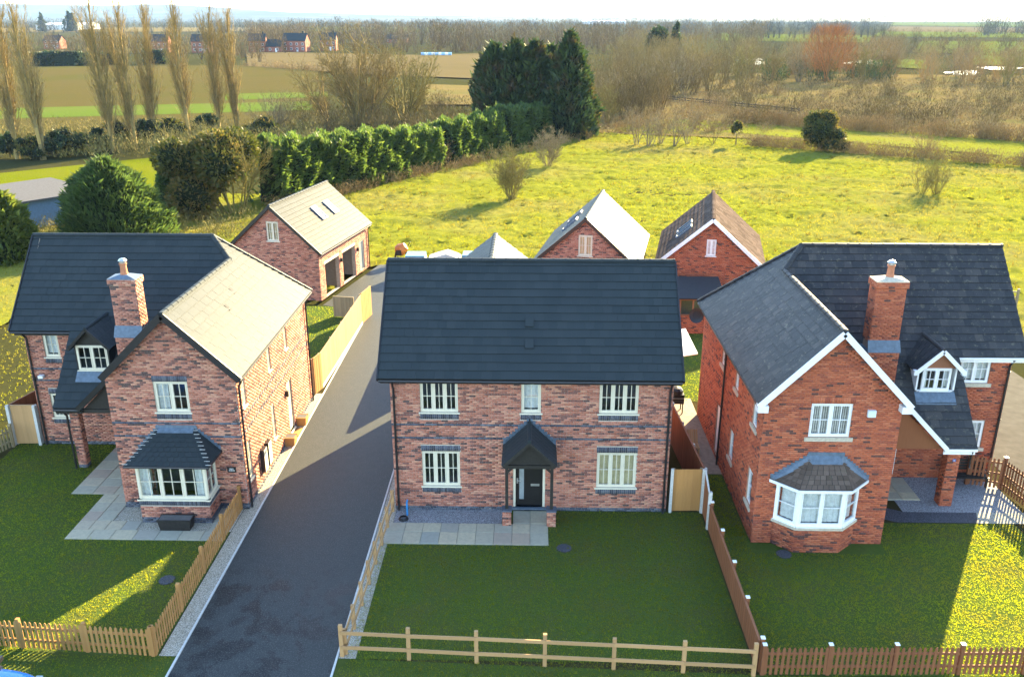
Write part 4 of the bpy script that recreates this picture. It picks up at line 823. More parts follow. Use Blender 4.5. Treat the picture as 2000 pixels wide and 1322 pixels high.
cells = []; grid(-16.3, -10.7, 26.3, 26.9, 7, 1); grid(-16.3, -14.0, 26.9, 27.5, 4, 1); grid(-16.3, -15.1, 27.5, 29.4, 2, 3); grid(-17.6, -15.1, 29.4, 30.6, 3, 2); grid(-17.6, -15.1, 30.6, 33.55, 3, 4); grid(-11.4, -10.7, 26.9, 28.4, 1, 2)
slab_patio(cells, [(-16.3, -10.7, 26.3, 26.9), (-16.3, -14.0, 26.9, 27.5), (-16.3, -15.1, 27.5, 29.4), (-17.6, -15.1, 29.4, 33.55), (-11.4, -10.7, 26.9, 28.4)])
cells = []; grid(12.9, 14.9, 29.6, 31.3, 3, 3); slab_patio(cells, [(12.9, 14.9, 29.6, 31.3)])
# manholes and small things on the ground
for x, y, lb in ((1.25, 26.1, 'dark round drain cover in the middle lawn'), (7.9 + .85, 25.9, 'dark drain cover in the right lawn below the bay'), (-11.75, 24.0, 'dark drain cover in the left lawn')):
    m = MB(); m.lathe((x, y, .0), [(.26, 0), (.26, .02), (.2, .03), (.01, .03)], 16); o = m.obj('drain_cover', M['slate_chip'], None); o['label'] = lb; o['category'] = 'drain cover'; o['group'] = 'drain covers in the lawns'
# ================================================================ fences
def picket_fence(name, label, pts, hgt, wood, posts, pitch=.15, cap=None, pw=.08, rails=(.3, .75), side=1, group='picket fences', ptop=.06):
    x0, y0 = pts[0]; t = thing(name, label, 'fence', (x0, y0, 0), group)
    pk = MB(); w = pw / 2; zt = hgt
    pk.prism([(-w, 0, .04), (w, 0, .04), (w, 0, zt - .06), (w * .5, 0, zt - .012), (0, 0, zt), (-w * .5, 0, zt - .012), (-w, 0, zt - .06)], (0, .018, 0), 0)
    pme = pk.mesh('picket', M[wood])
    for (a, b) in zip(pts, pts[1:]):
        a = Vector(a); b = Vector(b); L = (b - a).length; d = (b - a) / L; n = Vector((d.y, -d.x)) * side
        mm0 = Matrix(((d.x, -d.y, 0, 0), (d.y, d.x, 0, 0), (0, 0, 1, 0), (0, 0, 0, 1)))
        k = int(L / pitch)
        for i in range(k):
            p = a + d * (i + .5) * L / k + n * (.045 if side > 0 else .045)
            mm = mm0 @ Matrix.Rotation(random.uniform(-.015, .015), 4, 'Y'); mm.translation = (p.x, p.y, random.uniform(-.008, .008)); link('picket', pme, t, mat=mm)
        for z in rails:
            m = MB(); m.bar((a.x, a.y, z * hgt), (b.x, b.y, z * hgt), .04, .075); m.obj('rail', M[wood], t)
        nn = max(1, round(L / posts))
        for i in range(nn + 1):
            p = a + d * L * i / nn - n * .01; m = MB(); m.box(p.x - .05, p.x + .05, p.y - .05, p.y + .05, -.1, hgt + ptop); po = m.obj('post', M[wood], t)
            if cap: m = MB(); m.box(p.x - .06, p.x + .06, p.y - .06, p.y + .06, hgt + ptop, hgt + ptop + .025); m.obj('post_cap', M[cap], t)
    return t
picket_fence('picket_fence', 'new golden timber picket fence around the left front lawn', [(-18.6, 20.95), (-10.72, 20.4)], .95, 'wood_new', 1.85)
picket_fence('picket_fence', 'new timber picket fence along the left edge of the driveway', [(-10.68, 20.45), (-10.68, 28.4)], .95, 'wood_new', 1.85)
picket_fence('picket_fence', 'dark brown picket fence along the front of the right lawn', [(6.55, 20.0), (17.5, 20.25)], .95, 'wood_brown', 1.95, cap='white')
picket_fence('picket_fence', 'tall brown picket fence at the far right corner beside the path', [(17.2, 30.9), (18.35, 30.55), (18.9, 27.4), (19.2, 24.5)], 1.3, 'wood_brown', 1.7, cap='white', rails=(.2, .5, .85))
picket_fence('picket_fence', 'weathered picket fence at the left edge of the left garden', [(-23.6, 29.5), (-22.0, 33.3)], 1.0, 'wood_grey', 1.9)
def rail_fence(label, pts, spacing, wood, hgt=1.05):
    t = thing('post_and_rail_fence', label, 'fence', (*pts[0], 0), 'post and rail fences'); a = Vector(pts[0]); b = Vector(pts[1]); L = (b - a).length; n = round(L / spacing); d = (b - a) / L
    for i in range(n + 1):
        p = a + d * L * i / n; m = MB(); m.box(p.x - .055, p.x + .055, p.y - .045, p.y + .045, -.1, hgt + random.uniform(0, .05)); m.obj('post', M[wood], t)
    q = Vector((d.y, -d.x)) * .06
    for z in (.36, .86):
        for i in range(n):
            p0 = a + d * L * i / n; p1 = a + d * L * (i + 1) / n; m = MB(); m.bar((p0.x + q.x, p0.y + q.y, z + random.uniform(-.01, .01)), (p1.x + q.x, p1.y + q.y, z + random.uniform(-.01, .01)), .035, .11); m.obj('rail', M[wood], t)
    return t
rail_fence('pale post and rail fence across the front of the middle lawn', [(-5.3, 20.5), (6.3, 19.95)], 1.93, 'wood_pale')
rail_fence('post and rail fence along the right edge of the driveway', [(-5.22, 20.6), (-5.02, 28.4)], 1.2, 'wood_pale', .85)
def board_fence(name, label, a, b, hgt, wood, posts=2.4, postm='wood_grey', z0=0., gravel=False, pitch=.11, capped=True, side=1, group=None, cat='fence', pout=.0):
    a = Vector(a); b = Vector(b); L = (b - a).length; d = (b - a) / L; n = Vector((d.y, -d.x)) * side; t = thing(name, label, cat, (a.x, a.y, 0), group)
    k = max(1, round(L / pitch)); m = MB(); zb = .17 if gravel else .03
    for i in range(k):
        p = a + d * L * i / k + n * (.012 + (i % 2) * .006); q = a + d * (L * (i + 1) / k + .015) + n * .012; rn = random.random()
        m.hexa([(p.x, p.y, zb), (q.x, q.y, zb), (q.x - n.x * .015, q.y - n.y * .015, zb), (p.x - n.x * .015, p.y - n.y * .015, zb), (p.x, p.y, hgt), (q.x, q.y, hgt), (q.x - n.x * .015, q.y - n.y * .015, hgt), (p.x - n.x * .015, p.y - n.y * .015, hgt)], rn)
    m.obj('boards', M[wood], t, kind='stuff')
    for z in (.4, hgt / 2, hgt - .25):
        r = MB(); o = -n * .05; r.bar((a.x + o.x, a.y + o.y, z), (b.x + o.x, b.y + o.y, z), .06, .08); r.obj('rail', M[wood], t)
    if capped: r = MB(); r.bar((a.x, a.y, hgt + .015), (b.x, b.y, hgt + .015), .07, .03); r.obj('capping', M[wood], t)
    if gravel: r = MB(); o = n * .01; r.bar((a.x + o.x, a.y + o.y, .085), (b.x + o.x, b.y + o.y, .085), .05, .17); r.obj('gravel_board', M['concrete'], t)
    np_ = max(1, round(L / posts))
    for i in range(np_ + 1):
        p = a + d * L * i / np_ - n * .07; r = MB(); r.box(p.x - .05, p.x + .05, p.y - .05, p.y + .05, -.1, hgt + pout); r.obj('post', M[postm], t)
        if pout: r = MB(); r.box(p.x - .06, p.x + .06, p.y - .06, p.y + .06, hgt + pout, hgt + pout + .03); r.obj('post_cap', M['white'], t)
    return t
board_fence('board_fence', 'tall sunlit close-board timber fence along the driveway behind the left house', (-10.22, 39.9), (-10.0, 49.6), 1.8, 'wood_pale', gravel=True, side=1)
board_fence('board_fence', 'short sunlit timber fence panel joining the left house to the driveway fence', (-10.38, 39.1), (-10.2, 39.85), 1.85, 'wood_new', posts=.75)
board_fence('board_fence', 'timber fence panel turning the corner at the end of the driveway fence', (-10.0, 49.65), (-9.72, 51.3), 1.85, 'wood_new', posts=1.7)
board_fence('garden_gate', 'low closed timber gate in front of the open garage', (-11.95, 50.9), (-10.75, 50.7), 1.3, 'wood_grey', posts=1.2, cat='gate')
board_fence('board_fence', 'close-board fence along the back garden of the middle house by the driveway', (-5.4, 39.1), (-5.4, 49.5), 1.95, 'wood_new', side=-1)
board_fence('side_gate', 'pale timber gate between the middle house and the brown fence', (5.32, 28.62), (6.34, 28.66), 1.75, 'wood_new', posts=1.02, cat='gate', capped=False)
for x in (5.25, 6.4):
    m = MB(); m.box(x - .05, x + .05, 28.5, 28.6, -.1, 1.8); o = m.obj('gate_post', M['concrete'], None); o['label'] = 'pale concrete gate post ' + ('touching the middle house' if x < 6 else 'where the side gate meets the fence'); o['category'] = 'post'; o['group'] = 'concrete gate posts'
board_fence('board_fence', 'low brown boarded fence with white-capped posts between middle and right lawns', (6.45, 20.15), (6.45, 27.4), 1.0, 'wood_brown', posts=1.9, postm='wood_brown', side=-1, pout=.12)
m = MB(); m.box(6.38, 6.5, 27.4, 27.5, -.1, 1.5); o = m.obj('gate_post', M['concrete'], None); o['label'] = 'pale concrete post at the top end of the low brown fence'; o['category'] = 'post'; o['group'] = 'concrete gate posts'
t = thing('board_fence', 'sloping brown fence panel linking the gate to the low brown fence', 'fence', (6.45, 27.5, 0)); m = MB(); m.prism([(6.44, 27.5, .02), (6.44, 28.6, .02), (6.44, 28.6, 1.75), (6.44, 27.5, 1.2)], (.03, 0, 0)); m.obj('panel', M['wood_brown'], t); m = MB(); m.bar((6.455, 27.48, 1.22), (6.455, 28.62, 1.78), .06, .035); m.obj('capping', M['concrete'], t)
board_fence('board_fence', 'timber fence between the middle and right houses, behind the side gate', (6.42, 28.75), (6.0, 36.5), 1.75, 'wood_brown', posts=1.9, postm='concrete', side=-1)
board_fence('board_fence', 'sunlit timber fence further back between the middle and right houses', (5.95, 36.6), (5.75, 39.4), 1.9, 'wood_new', side=-1)
board_fence('side_gate', 'timber gate with pale posts at the left side of the left house', (-21.98, 33.55), (-20.95, 33.6), 1.8, 'wood_pale', posts=1.03, postm='concrete', cat='gate')
board_fence('board_fence', 'dark board fence running back from the left side gate', (-22.05, 33.6), (-21.2, 37.5), 1.8, 'wood_brown', postm='concrete')
for x, lb in ((-22.05, 'outer'), (-20.92, 'inner')):
    m = MB(); m.box(x - .06, x + .06, 33.42, 33.52, -.1, 1.85); o = m.obj('gate_post', M['concrete'], None); o['label'] = lb + ' pale post of the gate left of the left house'; o['category'] = 'post'; o['group'] = 'concrete gate posts'
# field gate and wall at the right edge
t = thing('field_gate', 'weathered timber field gate at the right edge, beyond the right house', 'gate', (27.5, 52, 0))
for z in (.3, .55, .8, 1.15): m = MB(); m.bar((26.0, 54.3, z), (30.5, 53.2, z), .04, .09); m.obj('bar', M['wood_grey'], t)
for f_ in (0, .5, 1): m = MB(); x, y = 26 + 4.5 * f_, 54.3 - 1.1 * f_; m.box(x - .06, x + .06, y - .06, y + .06, -.1, 1.35); m.obj('post', M['wood_grey'], t)
# ================================================================ small buildings and loose things
t = thing('lean_to', 'cedar-framed lean-to with a row of small windows below the red garage gable', 'outbuilding', (9.2, 48.5, 0))
fr = Fr(6.4, 48.3); wall(t, fr, 4.5, [(0, 1.1), (4.5, 1.1)], mat='brick_red', mortar='mortar_red')
m = MB()
for i in range(7): fr.box(m, i * .74, i * .74 + .09, -.08, 0, 1.1, 2.0)
fr.box(m, 0, 4.53, -.08, .001, 2.0, 2.14); fr.box(m, 0, 4.53, -.08, .02, 1.08, 1.16); m.obj('frame', M['wood_red'], t)
for i in range(6): m = MB(); fr.box(m, i * .74 + .09, i * .74 + .74, -.05, -.04, 1.16, 2.0); m.obj('pane', M['glass'], t)
m = MB(); fr.box(m, .1, 4.4, -1.9, -1.2, .1, 2.0); m.obj('interior', M['dark'], t)
m = MB(); m.prism([(6.2, 48.05, 2.14), (11.2, 48.05, 2.14), (11.2, 50.6, 2.7), (6.2, 50.6, 2.7)], (0, 0, .08)); m.obj('roof', M['deck'], t)
t = thing('awning', 'white patio canopy on a post against the back of the right house', 'canopy', (6.9, 40.3, 0))
m = MB(); m.prism([(6.55, 38.4, 2.25), (7.85, 38.4, 2.5), (7.85, 41.9, 2.5), (6.55, 41.9, 2.25)], (0, 0, .05)); m.obj('roof', plain('white_canopy', (.78, .77, .72), .4), t)
for y in (38.6, 41.7): m = MB(); m.box(6.57, 6.65, y - .04, y + .04, 0, 2.25); m.obj('post', M['white'], t)
t = thing('barbecue', 'black covered barbecue on the patio beside the right house', 'barbecue', (6.8, 37.5, 0)); m = MB(); m.box(6.5, 7.15, 37.2, 37.8, .5, .95); m.lathe((6.82, 37.5, .95), [(.32, 0), (.3, .15), (.2, .26), (.02, .3)], 12); m.obj('lid', M['black'], t); m = MB()
for x in (6.55, 7.1):
    for y in (37.25, 37.75): m.box(x - .025, x + .025, y - .025, y + .025, 0, .5)
m.obj('stand', M['black'], t); m = MB(); m.bar((6.5, 37.15, .8), (7.15, 37.15, .8), .03, .03); m.obj('handle', M['steel'], t)
t = thing('lounger', 'pale yellow wooden chair lying on the patio beside the right house', 'chair', (6.95, 33.6, 0)); m = MB()
for i in range(5): m.box(6.75 + i * .09, 6.82 + i * .09, 33.2, 33.7, .26, .29)
m.obj('seat', M['wood_pale'], t); m = MB()
for i in range(5): m.bar((6.785 + i * .09, 33.7, .28), (6.785 + i * .09, 34.05, .75), .07, .025)
m.obj('backrest', M['wood_pale'], t)
for x in (6.77, 7.15):
    for y in (33.25, 33.65): m = MB(); m.box(x - .025, x + .025, y - .025, y + .025, .004, .26); m.obj('leg', M['wood_pale'], t)
def planter(x, y, lb, w=.45, d=.45, hh=.4, mat='wood_new'):
    t = thing('planter', lb, 'planter', (x, y, 0), 'planters by the left house'); m = MB()
    m.hexa([(x - w * .44, y - d * .44, .006), (x + w * .44, y - d * .44, .006), (x + w * .44, y + d * .44, .006), (x - w * .44, y + d * .44, .006), (x - w / 2, y - d / 2, hh), (x + w / 2, y - d / 2, hh), (x + w / 2, y + d / 2, hh), (x - w / 2, y + d / 2, hh)]); m.obj('tub', M[mat], t)
    m = MB(); m.box(x - w / 2 + .04, x + w / 2 - .04, y - d / 2 + .04, y + d / 2 - .04, hh, hh + .012); m.obj('soil', M['dark'], t)
    m = MB(); m.box(x - w / 2 - .015, x + w / 2 + .015, y - d / 2 - .015, y - d / 2 + .03, hh - .05, hh + .02); m.box(x - w / 2 - .015, x + w / 2 + .015, y + d / 2 - .03, y + d / 2 + .015, hh - .05, hh + .02); m.obj('rim', M[mat], t)
planter(-10.2, 35.75, 'wooden planter beyond the side door of the left house'); planter(-10.2, 33.75, 'wooden planter on the near side of the left house door'); planter(-12.6, 27.1, 'dark rectangular trough below the square bay window', 1.2, .42, .42, 'black_wood')
m = MB(); m.box(-10.36, -10.06, 34.5, 35.3, .008, .03); o = m.obj('doormat', plain('coir_mat', (.36, .20, .08), .95, .1), None); o['label'] = 'orange-brown mat outside the left house side door'; o['category'] = 'doormat'
m = MB(); m.tube((-4.45, 28.15, -.05), (-4.45, 28.15, .55), .035); m.tube((-4.45, 28.15, .5), (-4.45, 28.3, .55), .03); o = m.obj('water_pipe', plain('blue_pipe', (.03, .25, .6), .4), None); o['label'] = 'blue plastic water pipe standing in the gravel by the middle house'; o['category'] = 'pipe'
t = thing('hose', 'small dark coil of hose on the gravel by the blue pipe', 'hose', (-4.6, 27.9, 0)); m = MB()
for k in range(3):
    for i in range(14): a0, a1 = i * .449, (i + 1) * .449; r = .17 - k * .02; m.tube((-4.55 + r * math.cos(a0), 27.85 + r * math.sin(a0), .03 + k * .03), (-4.55 + r * math.cos(a1), 27.85 + r * math.sin(a1), .03 + k * .03), .018, n=5)
m.obj('coil', M['black'], t)
t = thing('garden_bench', 'black slatted bench under the ground floor window of the right house', 'bench', (17.1, 30.9, 0))
for i in range(4): m = MB(); m.box(16.2, 17.9, 30.55 + i * .13, 30.65 + i * .13, .42, .45); m.obj('seat_slat', M['black_wood'], t)
for i in range(4): m = MB(); m.box(16.2, 17.9, 31.08, 31.11, .55 + i * .12, .64 + i * .12); m.obj('back_slat', M['black_wood'], t)
for x in (16.25, 17.8):
    for y in (30.58, 31.06): m = MB(); m.box(x, x + .06, y, y + .06, 0, .42 if y < 31 else 1.05); m.obj('leg', M['black_wood'], t)
    m = MB(); m.box(x, x + .06, 30.58, 31.06, .62, .66); m.obj('armrest', M['black_wood'], t)
# building leftovers behind the middle house
def bulk_bag(x, y, lb, s=1.0, hh=1.7):
    t = thing('bulk_bag', lb, 'bulk bag', (x, y, 0), 'bulk bags on the yard'); m = MB(); n = 5
    def ring(z, r): return [(x + r * (i - n / 2) / n * 2, y - r, z) for i in range(n + 1)] + [(x + r, y + r * (i - n / 2) / n * 2, z) for i in range(1, n + 1)] + [(x - r * (i - n / 2) / n * 2, y + r, z) for i in range(1, n + 1)] + [(x - r, y - r * (i - n / 2) / n * 2, z) for i in range(1, n)]
    rs = [ring(hh * q, s * .5 * (1 + .12 * math.sin(q * 3.0)) * random.uniform(.98, 1.02)) for q in (0, .25, .5, .75, 1.)]; k = len(rs[0]); m.v = [p for r in rs for p in r]
    for a in range(4):
        for i in range(k): m.f.append((a * k + i, a * k + (i + 1) % k, (a + 1) * k + (i + 1) % k, (a + 1) * k + i)); m.r.append(0)
    m.f.append(tuple(4 * k + i for i in range(k))); m.r.append(0); m.obj('bag', plain('white_woven', (.72, .74, .76), .7), t)
    m = MB(); m.box(x - s * .53, x + s * .53, y - s * .53, y + s * .53, hh - .18, hh + .05); m.obj('blue_cover', plain('blue_plastic', (.10, .24, .38), .5), t)
bulk_bag(-8.05, 60.2, 'white bulk bag with blue top at the left end of the yard', 1.25, 1.55); bulk_bag(-4.1, 60.4, 'white bulk bag with blue top right of the sheeted pile', 1.2, 1.55)
t = thing('material_pile', 'pile of building material under white sheeting between two bulk bags', 'pile', (-6, 61, 0)); m = MB(); xs = [-7.2, -6.6, -5.9, -5.2, -4.95]; zs = [1.2, 1.4, 1.6, 1.35, 1.2]
for i in range(4):
    m.hexa([(xs[i], 60, 0), (xs[i + 1], 60, 0), (xs[i + 1], 61.6, 0), (xs[i], 61.6, 0), (xs[i], 60.1, zs[i]), (xs[i + 1], 60.1, zs[i + 1]), (xs[i + 1], 61.5, zs[i + 1]), (xs[i], 61.5, zs[i])])
m.obj('sheeting', plain('white_sheet', (.5, .49, .45), .8), t)
t = thing('cement_mixer', 'orange cement mixer at the end of the tarmac beside the garage', 'cement mixer', (-9.6, 63.5, 0)); m = MB(); m.lathe((0, 0, 0), [(.3, -.45), (.52, -.25), (.55, .1), (.34, .55), (.3, .56)], 14)
dm = m.mesh('drum', plain('orange_paint', (.42, .13, .02), .5)); link('drum', dm, t, mat=Matrix.Translation((-9.6, 63.5, 1.05)) @ Matrix.Rotation(R(55), 4, 'Y') @ Matrix.Scale(.85, 4)); m = MB()
for dx in (-.5, .5):
    m.bar((-9.6 + dx, 63.1, 0), (-9.6 + dx * .7, 63.5, 1.15), .06, .06); m.bar((-9.6 + dx, 63.9, 0), (-9.6 + dx * .7, 63.5, 1.15), .06, .06)
m.obj('stand', M['black'], t); m = MB(); m.bar((-9.15, 63.1, 1.2), (-8.8, 63.0, 1.75), .05, .05); m.box(-9.9, -9.5, 63.0, 63.3, .7, 1.1); m.obj('motor', M['black'], t)
for dx in (-.45, .45): m = MB(); m.tube((-9.6 + dx, 63.95, .17), (-9.6 + dx + .06, 63.95, .17), .17, n=14); m.obj('wheel', M['black'], t)
# ================================================================ vegetation generators (numpy)
def unit(v): return v / np.maximum(1e-9, np.linalg.norm(v, axis=-1, keepdims=True))
def tubes(P0, P1, R0, R1, n=3):
    d = unit(P1 - P0); e = np.where(np.abs(d[:, 2:3]) < .9, np.array([[0, 0, 1.]]), np.array([[1., 0, 0]])); x = unit(np.cross(d, e)); y = np.cross(d, x); m = len(P0); V = np.zeros((m, 2 * n, 3))
    for i in range(n):
        t = 2 * math.pi * i / n; w = x * math.cos(t) + y * math.sin(t); V[:, i] = P0 + w * R0[:, None]; V[:, n + i] = P1 + w * R1[:, None]
    q = np.array([(i, (i + 1) % n, n + (i + 1) % n, n + i) for i in range(n)]); F = (np.arange(m)[:, None, None] * 2 * n + q[None]).reshape(-1, 4)
    return V.reshape(-1, 3), F
def twigs(P0, P1, W, rng):            # flat two-quad-free twig: a thin kite
    d = P1 - P0; s = unit(np.cross(d, rng.normal(size=d.shape))) * W[:, None]; V = np.stack([P0 - s * .5, P0 + s * .5, P1 + s * .12, P1 - s * .12], 1); m = len(P0)
    return V.reshape(-1, 3), np.arange(4 * m).reshape(m, 4)
def join(parts):
    Vs, Fs, k = [], [], 0
    for V, F in parts: Vs.append(V); Fs.append(F + k); k += len(V)
    return np.concatenate(Vs), np.concatenate(Fs)
def grow(rng, P, D, L, Rd, levels, tubes_lv=2, twig_w=.02):
    """levels: list of dict(k segs, wander, up, n children, ang, ratio, tmin, rr)"""
    parts = []
    for li, lv in enumerate(levels):
        K = lv['k']; pos = P.copy(); d = D.copy(); nodes = [pos.copy()]; dirs = [d.copy()]; m = len(P)
        for k in range(K):
            d = unit(d + rng.normal(size=d.shape) * lv['wander'] + np.array([0, 0, lv['up']])); q = pos + d * (L / K)[:, None]
            r0 = Rd * (1 - .8 * k / K); r1 = Rd * (1 - .8 * (k + 1) / K)
            if li < tubes_lv: parts.append(tubes(pos, q, r0, r1, 5 if li == 0 else 3))
            else: parts.append(twigs(pos, q, np.maximum(twig_w, r0 * 2), rng))
            pos = q; nodes.append(pos.copy()); dirs.append(d.copy())
        if li + 1 == len(levels): break
        nc = lv['n']; nodes = np.array(nodes); dirs = np.array(dirs); idx = np.repeat(np.arange(m), nc); t = lv.get('tmin', .2) + (1 - lv.get('tmin', .2)) * rng.random(len(idx)) ** lv.get('tp', 1.); a = t * K; i0 = np.minimum(a.astype(int), K - 1); fr = (a - i0)[:, None]
        P = nodes[i0, idx] * (1 - fr) + nodes[i0 + 1, idx] * fr; pd = dirs[i0 + 1, idx]; s = unit(np.cross(pd, rng.normal(size=pd.shape))); an = R(1) * lv['ang'] * rng.uniform(.6, 1.4, len(idx))
        D = pd * np.cos(an)[:, None] + s * np.sin(an)[:, None]; Lp = L[idx]; L = Lp * lv['ratio'] * rng.uniform(.6, 1.25, len(idx)) * (1 - lv.get('fall', .45) * t); Rd = np.maximum(.004, Rd[idx] * lv.get('rr', .45) * (1 - .55 * t))
    return join(parts)
def bark_mat(name, a, b, tr=0.):
    t = NT(name); c = t.mix(t.noise(2.5, 4), a, b); c = t.mix(1., c, t.ramp(t.attr(), [(0, (.55, .56, .6)), (.3, (.8, .78, .75)), (.6, (1., 1., .92)), (.8, (1.15, 1.05, .85)), (1, (1.35, 1.15, .9))]), 'MULTIPLY'); t.col(c).set(.85, .1); return t.m
M['bark_poplar'] = bark_mat('poplar_bark', (0.2323, 0.1711, 0.07425), (0.3485, 0.276, 0.1188)); M['bark'] = bark_mat('bark', (0.1824, 0.1344, 0.054), (0.2688, 0.2064, 0.081)); M['twig_grey'] = bark_mat('grey_twig', (0.1824, 0.1488, 0.09), (0.2688, 0.2208, 0.135))
M['twig_brown'] = bark_mat('brown_twig', (0.2416, 0.1622, 0.074), (0.3295, 0.2371, 0.1076)); M['twig_orange'] = bark_mat('orange_twig', (0.2678, 0.1127, 0.03685), (0.3422, 0.1733, 0.06552)); M['twig_olive'] = bark_mat('olive_twig', (0.1824, 0.1584, 0.054), (0.2688, 0.2304, 0.081))
def leaf_mat(name, stops, tr=.45, gain=1.7, patch=None):
    t = NT(name); c = t.ramp(t.attr(), stops)
    if patch: c = t.mix(t.ramp(t.noise(.45, 4, .6), [(.52, 0.), (.66, .8)]), c, patch)
    t.col(c).set(.6, .3); t.transl(t.mix(1., c, (gain, gain, gain * .6), 'MULTIPLY'), tr); return t.m
M['leaf_con'] = leaf_mat('conifer_leaf', [(0, (0.02542, 0.04679, 0.01755)), (.5, (0.04621, 0.07957, 0.02535)), (1, (0.08661, 0.117, 0.03412))])
M['leaf_yel'] = leaf_mat('golden_conifer_leaf', [(0, (0.04051, 0.0675, 0.01621)), (.5, (0.081, 0.1097, 0.0225)), (1, (0.1377, 0.152, 0.0315))], .4)
M['leaf_hedge'] = leaf_mat('hedge_leaf', [(0, (0.03202, 0.05833, 0.01857)), (.5, (0.05871, 0.09584, 0.02475)), (1, (0.1067, 0.1373, 0.03609))])
M['leaf_dark'] = leaf_mat('cypress_leaf', [(0, (0.01957, 0.0378, 0.01755)), (.5, (0.03263, 0.05775, 0.0234)), (1, (0.05981, 0.08925, 0.02925))], .25, 1.3, (0.09244, 0.05775, 0.02925))
M['leaf_ivy'] = leaf_mat('ivy_leaf', [(0, (0.03739, 0.04887, 0.01334)), (.5, (0.07476, 0.0782, 0.01834)), (1, (0.1795, 0.1173, 0.03334))], .3)
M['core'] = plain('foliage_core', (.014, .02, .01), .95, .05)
def cards(rng, P, D, L, Wd, bend=.25):  # foliage sprays: one kite each, tip drooping
    s = unit(np.cross(D, rng.normal(size=D.shape))); mid = P + D * (L * .45)[:, None]; tip = P + D * L[:, None] - np.array([0, 0, 1.]) * (L * bend * rng.random(len(L)))[:, None]
    V = np.stack([P, mid + s * (Wd / 2)[:, None], tip, mid - s * (Wd / 2)[:, None]], 1); return V.reshape(-1, 3), np.arange(4 * len(P)).reshape(-1, 4)
def lump(rng, d, n=14, amp=.22):      # lumpy radius for unit directions d
    c = unit(rng.normal(size=(n, 3))); r = np.ones(len(d))
    for i in range(n): r += amp * rng.uniform(-.6, 1) * np.exp((d @ c[i] - 1) * 9)
    return r
def bush_mesh(name, seed, n, rx, ry, h, shape, mat, L=.45, upw=.5, core=True, coref=.8, wl=.42):
    """shape(t) gives relative radius at relative height t; foliage shell of cards round a dark core"""
    rng = np.random.default_rng(seed); t = rng.random(n) ** .9; a = rng.random(n) * 2 * math.pi; rad = np.array([shape(q) for q in t])
    d = np.stack([np.cos(a), np.sin(a), (t - .5) * 1.6], 1); lp = (lump(rng, unit(d), 26, .42) + .16 * np.sin(a * 5 + t * 9 + seed) * np.sin(t * 13 + seed)) * (1 - .34 * rng.random(n) ** 2)
    P = np.stack([np.cos(a) * rad * rx * lp, np.sin(a) * rad * ry * lp, t * h * (.92 + .08 * lp)], 1)
    out = unit(np.stack([np.cos(a), np.sin(a), np.full(n, upw)], 1) + rng.normal(size=(n, 3)) * .45); Ls = L * rng.uniform(.5, 1.5, n) * np.where(rng.random(n) < .08, 2.3, 1.)
    V, F = cards(rng, P - out * (Ls * .5)[:, None], out, Ls, Ls * wl); me = npmesh(name, V, F, mat, np.clip(.5 + .25 * rng.normal(size=n), 0, 1))
    cm = None
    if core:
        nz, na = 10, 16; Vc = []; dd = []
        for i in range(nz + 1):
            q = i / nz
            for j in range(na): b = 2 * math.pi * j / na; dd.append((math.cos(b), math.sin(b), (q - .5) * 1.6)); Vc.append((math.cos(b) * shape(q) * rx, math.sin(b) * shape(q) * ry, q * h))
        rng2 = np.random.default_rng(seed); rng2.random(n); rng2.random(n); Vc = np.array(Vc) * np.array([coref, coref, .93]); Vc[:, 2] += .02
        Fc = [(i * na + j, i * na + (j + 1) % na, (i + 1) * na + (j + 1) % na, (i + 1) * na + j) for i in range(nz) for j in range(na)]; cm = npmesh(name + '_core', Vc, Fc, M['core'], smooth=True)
    return me, cm
def lobed_mesh(name, seed, n, rx, ry, h, mat, L=.5, wl=.42, lobes=11, **kw):
    """crown of many overlapping leafy lobes of unequal size"""
    rng = np.random.default_rng(seed); C, Q = [], []
    for i in range(lobes):
        a = i * 2.4 + rng.random(); q = math.sqrt((i + .5) / lobes); z = h * rng.uniform(.2, .78) * (1 - .35 * q ** 2) + h * .08; C.append((math.cos(a) * rx * .62 * q, math.sin(a) * ry * .62 * q, z)); Q.append(rng.uniform(.32, .5))
    C = np.array(C); Q = np.array(Q); w = Q ** 2; k = rng.choice(lobes, n, p=w / w.sum()); d = unit(rng.normal(size=(n, 3))); S = np.array([rx, ry, h * .55]) * .98
    P = C[k] + d * S * Q[k][:, None] * (1 - .3 * rng.random((n, 1)) ** 2); keep = P[:, 2] > .05; P = P[keep]; d = d[keep]; k = k[keep]; n = len(P); out = unit(d + np.array([0, 0, .45]) + rng.normal(size=(n, 3)) * .45); Ls = L * rng.uniform(.5, 1.5, n)
    V, F = cards(rng, P - out * (Ls * .5)[:, None], out, Ls, Ls * wl); me = npmesh(name, V, F, mat, np.clip(.5 + .22 * rng.normal(size=n) + (rng.random(lobes)[k] - .5) * .5, 0, 1))
    Vc, Fc = [], []
    for i in range(lobes):
        b = len(Vc)
        for u in range(6):
            th = math.pi * u / 5
            for v in range(8): ph = 2 * math.pi * v / 8; Vc.append(C[i] + np.array([math.sin(th) * math.cos(ph), math.sin(th) * math.sin(ph), math.cos(th)]) * S * Q[i] * .74)
        Fc += [(b + u * 8 + v, b + u * 8 + (v + 1) % 8, b + (u + 1) * 8 + (v + 1) % 8, b + (u + 1) * 8 + v) for u in range(5) for v in range(8)]
    Vc = np.array(Vc); Vc[:, 2] = np.maximum(Vc[:, 2], -.1); return me, npmesh(name + '_core', Vc, Fc, M['core'], smooth=True)
